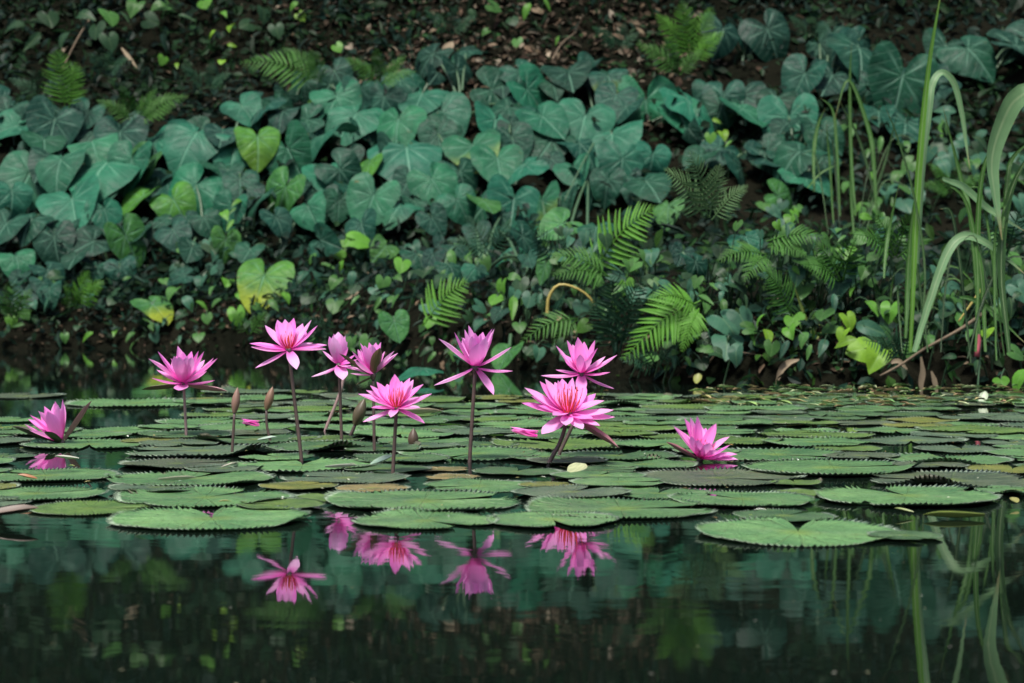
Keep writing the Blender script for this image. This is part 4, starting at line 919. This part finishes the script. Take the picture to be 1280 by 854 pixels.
for (x, y, r, _, px, py) in sorted(fill, key=lambda q: q[5]):
    col = R.choice((PG, PG, PL, PL, PDk, PG, PYG, PYG, PR, PM, PM, PY if r < .12 else PG))
    wd = r * F / y; todo.append((px, py, wd, r, col))
    rf = min(REF, key=lambda q: abs(q[0] - px) + .3 * abs(q[1] - py)); dx = px - rf[0]
    sz, cn = describe(px, py, r, col)
    row = 'farthest rows' if py < 512 else ('middle rows' if py < 535 else ('near rows' if py < 580 else 'front rows'))
    side = 'straight behind' if abs(dx) < 18 else ('left of' if dx < 0 else 'right of')
    if 'frame' in rf[2]: side = 'near'
    key = '%s %s lily pad in %s, %s %s' % (sz, cn, row, side, rf[2])
    cnt[key] = cnt.get(key, 0) + 1; todo[-1] = todo[-1] + (key, cnt[key])
for px, py, wd, r, col, key, k in todo:
    lab = key if cnt[key] == 1 else key.replace('%s lily pad' % key.split(' lily pad')[0], '%s %s lily pad' % (ordw(k - 1), key.split(' lily pad')[0]), 1)
    pad(px - wd, px + wd, py, R.uniform(0, 360), col, lab, grp='crowded lily pads toward the far bank')
# flecks of petals and chaff lying on the pads
fl = []
for _ in range(420):
    q = R.choice(PADS); a = R.uniform(0, 6.28); rr_ = q[2] * math.sqrt(R.random()) * .9
    s = R.uniform(.003, .010) * (1.6 if R.random() < .1 else 1); c = R.choice(((.55, .55, .42), (.40, .34, .16), (.6, .62, .55), (.25, .14, .06), (.35, .42, .15)))
    an = R.uniform(0, 6.28); x = (math.cos(an), math.sin(an), 0); u = (-math.sin(an), math.cos(an), .15)
    fl.append((Vector((q[0] + math.cos(a) * rr_, q[1] + math.sin(a) * rr_, .019)), [[x[i], u[i], (0, 0, 1)[i]] for i in range(3)], s * R.uniform(.3, 1.2), s * R.uniform(.6, 2.2), c))
for _ in range(420):
    p = onwater(R.uniform(880, 1290), R.uniform(493, 522)); s = R.uniform(.01, .05); c = R.choice(((.30, .26, .12), (.20, .30, .10), (.12, .22, .08), (.26, .18, .10), (.35, .40, .22)))
    if p.y > edge(p.x): continue
    an = R.gauss(1.57, .6); x = (math.cos(an), math.sin(an), 0); u = (-math.sin(an), math.cos(an), .15)
    fl.append((Vector((p.x, p.y, .035)), [[x[i], u[i], (0, 0, 1)[i]] for i in range(3)], s * R.uniform(.2, .8), s * R.uniform(.6, 2), c))
for _ in range(90):
    p = onwater(R.uniform(-40, 1320), 640 + 230 * R.random()); s = R.uniform(.0012, .004); an = R.uniform(0, 6.28)
    x = (math.cos(an), math.sin(an), 0); u = (-math.sin(an), math.cos(an), 0); c = R.choice(((.22, .22, .14), (.10, .09, .05), (.3, .3, .25)))
    fl.append((Vector((p.x, p.y, .003)), [[x[i], u[i], (0, 0, 1)[i]] for i in range(3)], s * R.uniform(.6, 1.5), s * R.uniform(.8, 2), c))
scatter('pond_debris', fl, M_LITTER, LSH)
# ------------------------------------------------------------------ water lilies
def petal_mesh(name, m, wid, bend, cup, rows=9, tipk=1.0):
    V, Fc = [], []; cs = 5
    for i in range(rows):
        u = i / (rows - 1)
        h = wid * (math.sin(math.pi * min(1, (u * .80 + .10)) ** 1.05)) ** .85 * (1 if u < .8 else 1 - ((u - .8) / .2) ** 1.6 * .93)
        for j in range(cs):
            v = (j / (cs - 1) - .5) * 2
            V.append(Vector((h * v, u, bend * (u - u * u) * -1.0 * 4 * .25 + cup * h * v * v + .10 * bend * u * u)))
    for i in range(rows - 1):
        for j in range(cs - 1):
            Fc.append((i * cs + j, i * cs + j + 1, (i + 1) * cs + j + 1, (i + 1) * cs + j))
    me = mesh(name, V, Fc, m)
    return me
PET = [petal_mesh('petal', M_PETAL, w_, b, c) for w_, b, c in ((.160, .22, .45), (.145, .10, .6), (.175, .28, .38))]
SEP = petal_mesh('sepal', M_SEPAL, .115, .15, .9)
def blade(kind, root, C, d, axis, L, color, fw=1.0):
    z = axis - d * axis.dot(d)
    if z.length < .12: z = z + Vector((R.uniform(-.1, .1), .35, 0)) ; z = z - d * z.dot(d)
    z.normalize()
    me = SEP if kind == 'sepal' else R.choice(PET)
    M = frame(d.cross(z), d, z, C, L, sx=L * fw)
    return link(kind, me, M, root, color)
def stamens(root, C, axis, L, n=26, spread=.55):
    V, Fc = [], []
    for k in range(n):
        a = k * 2.4; q = math.sqrt((k + .5) / n); rb = .10 * q
        h = R.uniform(.30, .42)
        tip = Vector((math.cos(a) * (rb + spread * .28 * q), math.sin(a) * (rb + spread * .28 * q), h)); bs = Vector((math.cos(a) * rb, math.sin(a) * rb, .02))
        md = bs.lerp(tip, .6) + Vector((math.cos(a), math.sin(a), 0)) * .035
        P = catmull([bs, md, tip], 5); b = len(V)
        for i, p in enumerate(P):
            wv = .014 * (1 - .55 * i / 5); s = Vector((-math.sin(a), math.cos(a), 0)) * wv; o = Vector((math.cos(a), math.sin(a), 0)) * wv * .6
            V += [p - s, p + o, p + s]
        for i in range(5):
            for j in (0, 1): Fc.append((b + i * 3 + j, b + i * 3 + j + 1, b + i * 3 + j + 4, b + i * 3 + j + 3))
    z = axis.normalized(); x = z.cross(Vector((0, 1, 0))).normalized(); y = z.cross(x)
    link('stamens', mesh('stamens', V, Fc, M_STAMEN), frame(x, y, z, C, L), root)
def lily(label, cx, cy, bx, by, L, petals, sepals=(), axis=(0, 0, 1), stam=0.0, stem_r=2.6, pale=False, inner=5, fw=1.0, tint=(1, 1, 1), stemmat=None, mid=None):
    base = onwater(bx, by); D = base.y; C = at(cx, cy, D - .005); k = D / F; ax = Vector(axis).normalized()
    root = empty('water_lily', base, label, 'water lily', 'pink water lilies')
    if cy < by - 12:
        m = at((cx + bx) / 2 + (mid or 0), (cy + by) / 2, D)
        tube('stem', [base - Vector((0, 0, .05)), base, m, C - ax * .004], stem_r * k, stem_r * .85 * k, stemmat or M_STEM, root, 8, 10)
    rgt = Vector((1, 0, 0)); upv = Vector((0, 0, 1)); fwd = Vector((0, -1, 0))
    def direct(dx, dy, s):
        q = dx * dx + dy * dy
        Lx = max(L, math.sqrt(q) * 1.02); return (rgt * dx + upv * dy + fwd * (s * math.sqrt(max(0, Lx * Lx - q)))) / Lx, Lx
    for p in petals:
        dx, dy = p[0], p[1]; s = p[2] if len(p) > 2 else (-.85 if dy > 0 else .5)
        d, Lx = direct(dx, dy, s); d.normalize()
        v = R.uniform(.93, 1.0); pl = 1.15 if dy < -8 else (1.06 if abs(dx) > 25 else 1.0); blade('petal', root, C, d, ax, max(Lx * k * (1 if abs(s) > .9 else math.sqrt(dx * dx + dy * dy + s * s * max(0, L * L - dx * dx - dy * dy)) / Lx), .5 * L * k), (tint[0] * v * (1 if pl == 1 else 1.02), tint[1] * v * pl, tint[2] * v * (1 + .3 * (pl - 1))), fw * (p[3] if len(p) > 3 else 1))  # drooping and outer petals coloured paler, as if lit from above
    for i in range(inner):
        a = i / inner * 6.283 + .4; el = R.uniform(1.0, 1.25)
        loc = Vector((math.cos(a) * math.cos(el), math.sin(a) * math.cos(el), math.sin(el)))
        if stam and loc.y < .25: continue
        q = Vector((0, 0, 1)).rotation_difference(ax); d = q @ loc
        blade('petal', root, C + ax * .003, d, ax, L * k * R.uniform(.66, .8), tint, fw * .9)
    for p in sepals:
        dx, dy, s, col = p[:4]; d, Lx = direct(dx, dy, s); d.normalize()
        blade('sepal', root, C - ax * .004, d, ax, math.sqrt(dx * dx + dy * dy) * k * (1.05 if s == 0 else 1.25), col, p[4] if len(p) > 4 else 1.0)
    if stam: stamens(root, C + ax * .003, ax, L * k * stam * 1.7)
    # receptacle under the petals
    V, Fc = [], []; tube_geo(V, Fc, [C - ax * (.012 + .0), C - ax * .005, C + ax * .006], stem_r * k * 1.1, stem_r * k * 1.9, 8)
    link('receptacle', mesh('receptacle', V, Fc, M_STEM), None, root)
SB = (.11, .085, .045); SPK = (.40, .16, .20); SDK = (.05, .05, .025); SOR = (.17, .10, .055)
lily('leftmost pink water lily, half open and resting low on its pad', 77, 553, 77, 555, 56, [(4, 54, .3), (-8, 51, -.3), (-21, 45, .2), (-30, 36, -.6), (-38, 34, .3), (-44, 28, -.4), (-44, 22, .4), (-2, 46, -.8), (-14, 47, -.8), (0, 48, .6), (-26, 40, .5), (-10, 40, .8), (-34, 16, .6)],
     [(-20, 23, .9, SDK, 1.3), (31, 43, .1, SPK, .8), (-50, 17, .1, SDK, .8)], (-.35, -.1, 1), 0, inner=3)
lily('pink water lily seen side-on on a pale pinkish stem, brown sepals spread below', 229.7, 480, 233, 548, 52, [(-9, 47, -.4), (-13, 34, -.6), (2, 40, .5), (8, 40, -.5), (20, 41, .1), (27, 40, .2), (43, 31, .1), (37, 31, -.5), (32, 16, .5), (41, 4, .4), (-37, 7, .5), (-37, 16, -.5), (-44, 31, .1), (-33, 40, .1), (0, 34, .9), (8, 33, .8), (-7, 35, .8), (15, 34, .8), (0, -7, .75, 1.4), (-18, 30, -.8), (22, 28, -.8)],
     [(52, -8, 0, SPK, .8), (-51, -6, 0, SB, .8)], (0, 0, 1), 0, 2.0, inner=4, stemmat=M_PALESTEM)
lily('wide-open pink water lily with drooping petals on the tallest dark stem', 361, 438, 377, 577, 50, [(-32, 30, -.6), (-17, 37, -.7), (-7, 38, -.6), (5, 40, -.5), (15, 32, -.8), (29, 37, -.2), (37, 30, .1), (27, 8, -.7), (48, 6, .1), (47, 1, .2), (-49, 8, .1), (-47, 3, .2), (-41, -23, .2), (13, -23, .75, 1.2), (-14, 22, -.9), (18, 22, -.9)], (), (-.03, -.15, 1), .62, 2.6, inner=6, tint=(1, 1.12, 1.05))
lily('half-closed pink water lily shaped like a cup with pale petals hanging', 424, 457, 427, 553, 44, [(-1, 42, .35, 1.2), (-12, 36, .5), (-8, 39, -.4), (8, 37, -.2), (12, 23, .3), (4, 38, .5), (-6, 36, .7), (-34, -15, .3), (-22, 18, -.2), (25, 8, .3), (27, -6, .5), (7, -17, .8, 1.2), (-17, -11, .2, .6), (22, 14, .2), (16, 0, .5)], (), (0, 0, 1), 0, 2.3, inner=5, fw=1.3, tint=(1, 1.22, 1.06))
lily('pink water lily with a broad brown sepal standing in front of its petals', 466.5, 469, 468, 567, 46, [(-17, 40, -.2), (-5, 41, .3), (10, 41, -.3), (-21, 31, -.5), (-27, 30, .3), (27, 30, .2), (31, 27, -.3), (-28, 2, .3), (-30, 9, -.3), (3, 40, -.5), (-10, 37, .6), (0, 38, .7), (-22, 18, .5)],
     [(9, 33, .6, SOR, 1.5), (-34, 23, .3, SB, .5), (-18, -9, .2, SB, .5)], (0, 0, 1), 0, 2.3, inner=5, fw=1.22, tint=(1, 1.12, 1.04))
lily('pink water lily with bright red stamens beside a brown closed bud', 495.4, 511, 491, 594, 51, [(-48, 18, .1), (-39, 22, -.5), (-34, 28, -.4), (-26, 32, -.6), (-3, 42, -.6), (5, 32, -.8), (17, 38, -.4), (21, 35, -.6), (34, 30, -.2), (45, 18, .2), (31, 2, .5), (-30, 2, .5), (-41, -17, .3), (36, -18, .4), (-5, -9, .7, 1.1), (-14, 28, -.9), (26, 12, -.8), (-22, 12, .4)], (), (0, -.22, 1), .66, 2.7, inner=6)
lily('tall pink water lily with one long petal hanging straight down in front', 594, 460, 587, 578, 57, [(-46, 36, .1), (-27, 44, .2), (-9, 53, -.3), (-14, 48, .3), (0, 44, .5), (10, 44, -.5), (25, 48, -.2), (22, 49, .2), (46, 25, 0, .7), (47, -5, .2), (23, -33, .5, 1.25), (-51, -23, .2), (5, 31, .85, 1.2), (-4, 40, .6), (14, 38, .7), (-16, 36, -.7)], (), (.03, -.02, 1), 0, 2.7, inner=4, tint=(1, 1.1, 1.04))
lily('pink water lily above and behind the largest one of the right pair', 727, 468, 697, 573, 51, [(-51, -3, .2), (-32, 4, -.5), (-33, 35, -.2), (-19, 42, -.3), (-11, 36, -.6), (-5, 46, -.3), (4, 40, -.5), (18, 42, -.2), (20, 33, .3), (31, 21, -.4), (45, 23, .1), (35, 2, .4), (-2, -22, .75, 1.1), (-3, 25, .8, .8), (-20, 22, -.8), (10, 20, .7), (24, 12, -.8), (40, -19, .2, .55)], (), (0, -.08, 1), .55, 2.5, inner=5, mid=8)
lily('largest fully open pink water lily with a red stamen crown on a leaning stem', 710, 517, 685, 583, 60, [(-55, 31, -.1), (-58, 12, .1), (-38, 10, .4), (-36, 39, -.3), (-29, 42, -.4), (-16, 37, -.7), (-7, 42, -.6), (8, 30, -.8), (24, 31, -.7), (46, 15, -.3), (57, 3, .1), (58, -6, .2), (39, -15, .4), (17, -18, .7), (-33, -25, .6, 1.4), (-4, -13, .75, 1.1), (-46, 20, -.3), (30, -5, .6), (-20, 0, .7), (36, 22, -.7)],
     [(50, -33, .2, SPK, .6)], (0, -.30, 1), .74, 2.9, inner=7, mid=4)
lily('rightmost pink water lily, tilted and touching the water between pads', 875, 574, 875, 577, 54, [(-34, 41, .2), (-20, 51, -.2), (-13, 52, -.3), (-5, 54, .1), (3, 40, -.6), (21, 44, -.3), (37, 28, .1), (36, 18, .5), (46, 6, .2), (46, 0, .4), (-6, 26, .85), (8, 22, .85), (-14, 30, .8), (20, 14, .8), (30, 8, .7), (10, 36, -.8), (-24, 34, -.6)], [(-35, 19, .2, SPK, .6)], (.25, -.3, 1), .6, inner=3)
# ------------------------------------------------------------------ buds
def bud(label, tip, bot, base, rpx, col, stemr=2.1, mid=0):
    rpx *= .86
    b = onwater(*base); D = b.y; k = D / F; A = at(bot[0], bot[1], D); Tp = at(tip[0], tip[1], D); ax = (Tp - A); L = ax.length; ax.normalize()
    root = empty('lily_bud', b, label, 'flower bud', 'closed water lily buds')
    if bot[1] < base[1] - 3:
        m = at((bot[0] + base[0]) / 2 + mid, (bot[1] + base[1]) / 2, D)
        tube('stem', [b - Vector((0, 0, .04)), b, m, A], stemr * k, stemr * k * .8, M_STEM, root, 7, 8)
    x = ax.cross(Vector((0, 1, 0))).normalized(); y = ax.cross(x)
    for q in range(4):
        V, Fc = [], []; nr, na = 9, 6
        for i in range(nr):
            u = i / (nr - 1); r = rpx * k * (math.sin(math.pi * (u * .86 + .13)) ** .9) * (1 + .06 * (q % 2)) * (1 if u < .99 else .5)
            for j in range(na):
                a = q * 1.5708 + (j / (na - 1) - .5) * 1.85; ridge = 1 + .10 * math.cos((j / (na - 1) - .5) * 3.14)
                V.append(A + ax * (L * u) + (x * math.cos(a) + y * math.sin(a)) * (r * ridge))
        for i in range(nr - 1):
            for j in range(na - 1): Fc.append((i * na + j, i * na + j + 1, (i + 1) * na + j + 1, (i + 1) * na + j))
        v = R.uniform(.85, 1.15); link('sepal', mesh('sepal', V, Fc, M_SEPAL), None, root, tuple(c * v for c in col))
bud('left slender pinkish-brown lily bud standing upright beside a fallen petal', (297, 484), (293, 516), (290, 568), 5.6, (.30, .17, .13))
bud('right slender brown lily bud leaning slightly right, near the tallest dark stem', (341, 483), (333, 512), (338, 553), 5.8, (.20, .115, .07), 2.0, -2)
bud('thick olive-brown lily bud on a short bent stem left of the red-centred flower', (456, 498), (444, 531), (437, 548), 8.2, (.085, .065, .035), 2.6)
bud('tiny brown lily bud barely above the water right of the red-centred flower', (517, 535), (516, 560), (516, 560), 7, (.085, .055, .035))
def stalk(label, pts, base, r, m):
    b = onwater(*base); D = b.y; V, Fc = [], []
    tube_geo(V, Fc, [p - b for p in catmull([b - Vector((0, 0, .02))] + [at(x, y, D) for x, y in pts], 12)], r * D / F, r * .9 * D / F, 7)
    tag(link('flower_stem', mesh('flower_stem', V, Fc, m), Matrix.Translation(b)), label, 'flower stem')
stalk('bare pale pink stem slanting out of the water left of the cup-shaped flower', [(407, 537), (417, 512), (426, 488), (430, 470)], (406, 539), 2.2, M_PALESTEM)
# ------------------------------------------------------------------ loose things on the water
def floater(name, label, cat, cx, cy, m, L, col, az, wid=1.0, z=.034, rise=.15, me=None):
    p = onwater(cx, cy); a = math.radians(az); d = Vector((math.cos(a), math.sin(a), rise)).normalized(); up = Vector((0, -.2, 1)); zz = (up - d * up.dot(d)).normalized()
    o = link(name, me or PET[0], frame(d.cross(zz), d, zz, Vector((p.x, p.y, z)) - d * L * .5, L, sx=L * wid), None, col); return tag(o, label, cat)
def fallen_bud(label, cx, cy, L, az):
    p = onwater(cx, cy); root = empty('fallen_flower', p, label, 'fallen flower')
    a = math.radians(az)
    for q in range(5):
        b = a + (q - 2) * .22; d = Vector((math.cos(b), math.sin(b), .12 + .16 * (q % 2))).normalized(); up = Vector((0, 0, 1)); zz = (up - d * up.dot(d)).normalized()
        link('petal', PET[q % 3], frame(d.cross(zz), d, zz, Vector((p.x, p.y, .03 + .006 * (q % 3))) - d * L * .5, L), root, (1, .9, .95))
fallen_bud('fallen pink petals floating between the two brown buds', 313, 544, .052, 200)
fallen_bud('fallen closed pink blossom lying on the yellow-tinged pad', 655, 557, .075, 175)
floater('curled_leaf', 'pale cream curled leaf standing among pads below the largest flower', 'leaf', 722, 603, M_SEPAL, .045, (.34, .35, .19), 35, 4.5, .03, .35, SEP)
floater('curled_leaf', 'pale mint curled leaf edge rising left of the red-centred flower stem', 'leaf', 478, 592, M_SEPAL, .055, (.26, .38, .28), 20, 2.2, .03, .35, SEP)
floater('curled_leaf', 'pale folded leaf edge beside the foot of the right brown bud', 'leaf', 334, 558, M_SEPAL, .05, (.24, .32, .26), 10, 1.6, .02, .15, SEP)
floater('dead_leaf', 'brown dead leaf floating at the left frame edge in front of the pads', 'dead leaf', 12, 655, M_SEPAL, .10, (.09, .05, .03), 8, 1.4, .02, .12, SEP)
floater('leaf_scrap', 'yellow-green leaf scrap floating behind the front right pad tip', 'leaf scrap', 1130, 645, M_SEPAL, .035, (.20, .25, .07), 170, 1.2, .01, .2, SEP)
floater('leaf_scrap', 'long yellow-green leaf scrap floating below the spotted pad', 'leaf scrap', 1192, 649, M_SEPAL, .11, (.16, .21, .04), 178, .35, .006, .0, SEP)
floater('leaf_scrap', 'round yellowish leaf floating at the right frame edge', 'leaf scrap', 1268, 633, M_SEPAL, .025, (.22, .21, .06), 100, 3.0, .012, .3, SEP)
floater('leaf_scrap', 'small orange-brown leaf scrap lying on a left-edge pad', 'leaf scrap', 34, 618, M_SEPAL, .045, (.28, .10, .03), 160, 1.2, .035, .15, SEP)
floater('fallen_petal', 'white fallen petal on the pad below the leftmost flower', 'fallen petal', 83, 592, M_SEPAL, .06, (0.450, 0.450, 0.372), 165, .7, .035, .05, SEP)
floater('fallen_petal', 'white sliver of petal on the pad in front of the left brown bud', 'fallen petal', 286, 602, M_SEPAL, .035, (0.450, 0.408, 0.348), 30, .8, .035, .25, SEP)
floater('fallen_petal', 'long cream sliver on the pad behind the large front left pad', 'fallen petal', 222, 621, M_SEPAL, .075, (0.420, 0.396, 0.300), 12, .35, .035, .03, SEP)
floater('fallen_petal', 'white sliver lying on the greyish pad before the red-centred flower', 'fallen petal', 427, 604, M_SEPAL, .07, (0.432, 0.420, 0.372), 8, .35, .035, .03, SEP)
floater('fallen_petal', 'cream sliver on the far pads behind the red-centred flower', 'fallen petal', 520, 530, M_SEPAL, .16, (0.372, 0.312, 0.216), 2, .35, .035, .02, SEP)
floater('teal_leaf', 'drooping teal leaf lying on the far pads left of the tall flower', 'leaf', 548, 476, M_TARO, .14, TEAL, 20, 1, .06, .1, TARO[1])
floater('yellow_leaf', 'yellow leaf curled at the waterline behind the rightmost flower', 'leaf', 872, 482, M_SEPAL, .06, (.20, .21, .05), 70, 2.6, .03, .9, SEP)
floater('white_leaf', 'pale folded leaf standing in dark water at the right edge', 'leaf', 1229, 505, M_SEPAL, .07, (.40, .45, .32), 60, 2.0, .02, .9, SEP)
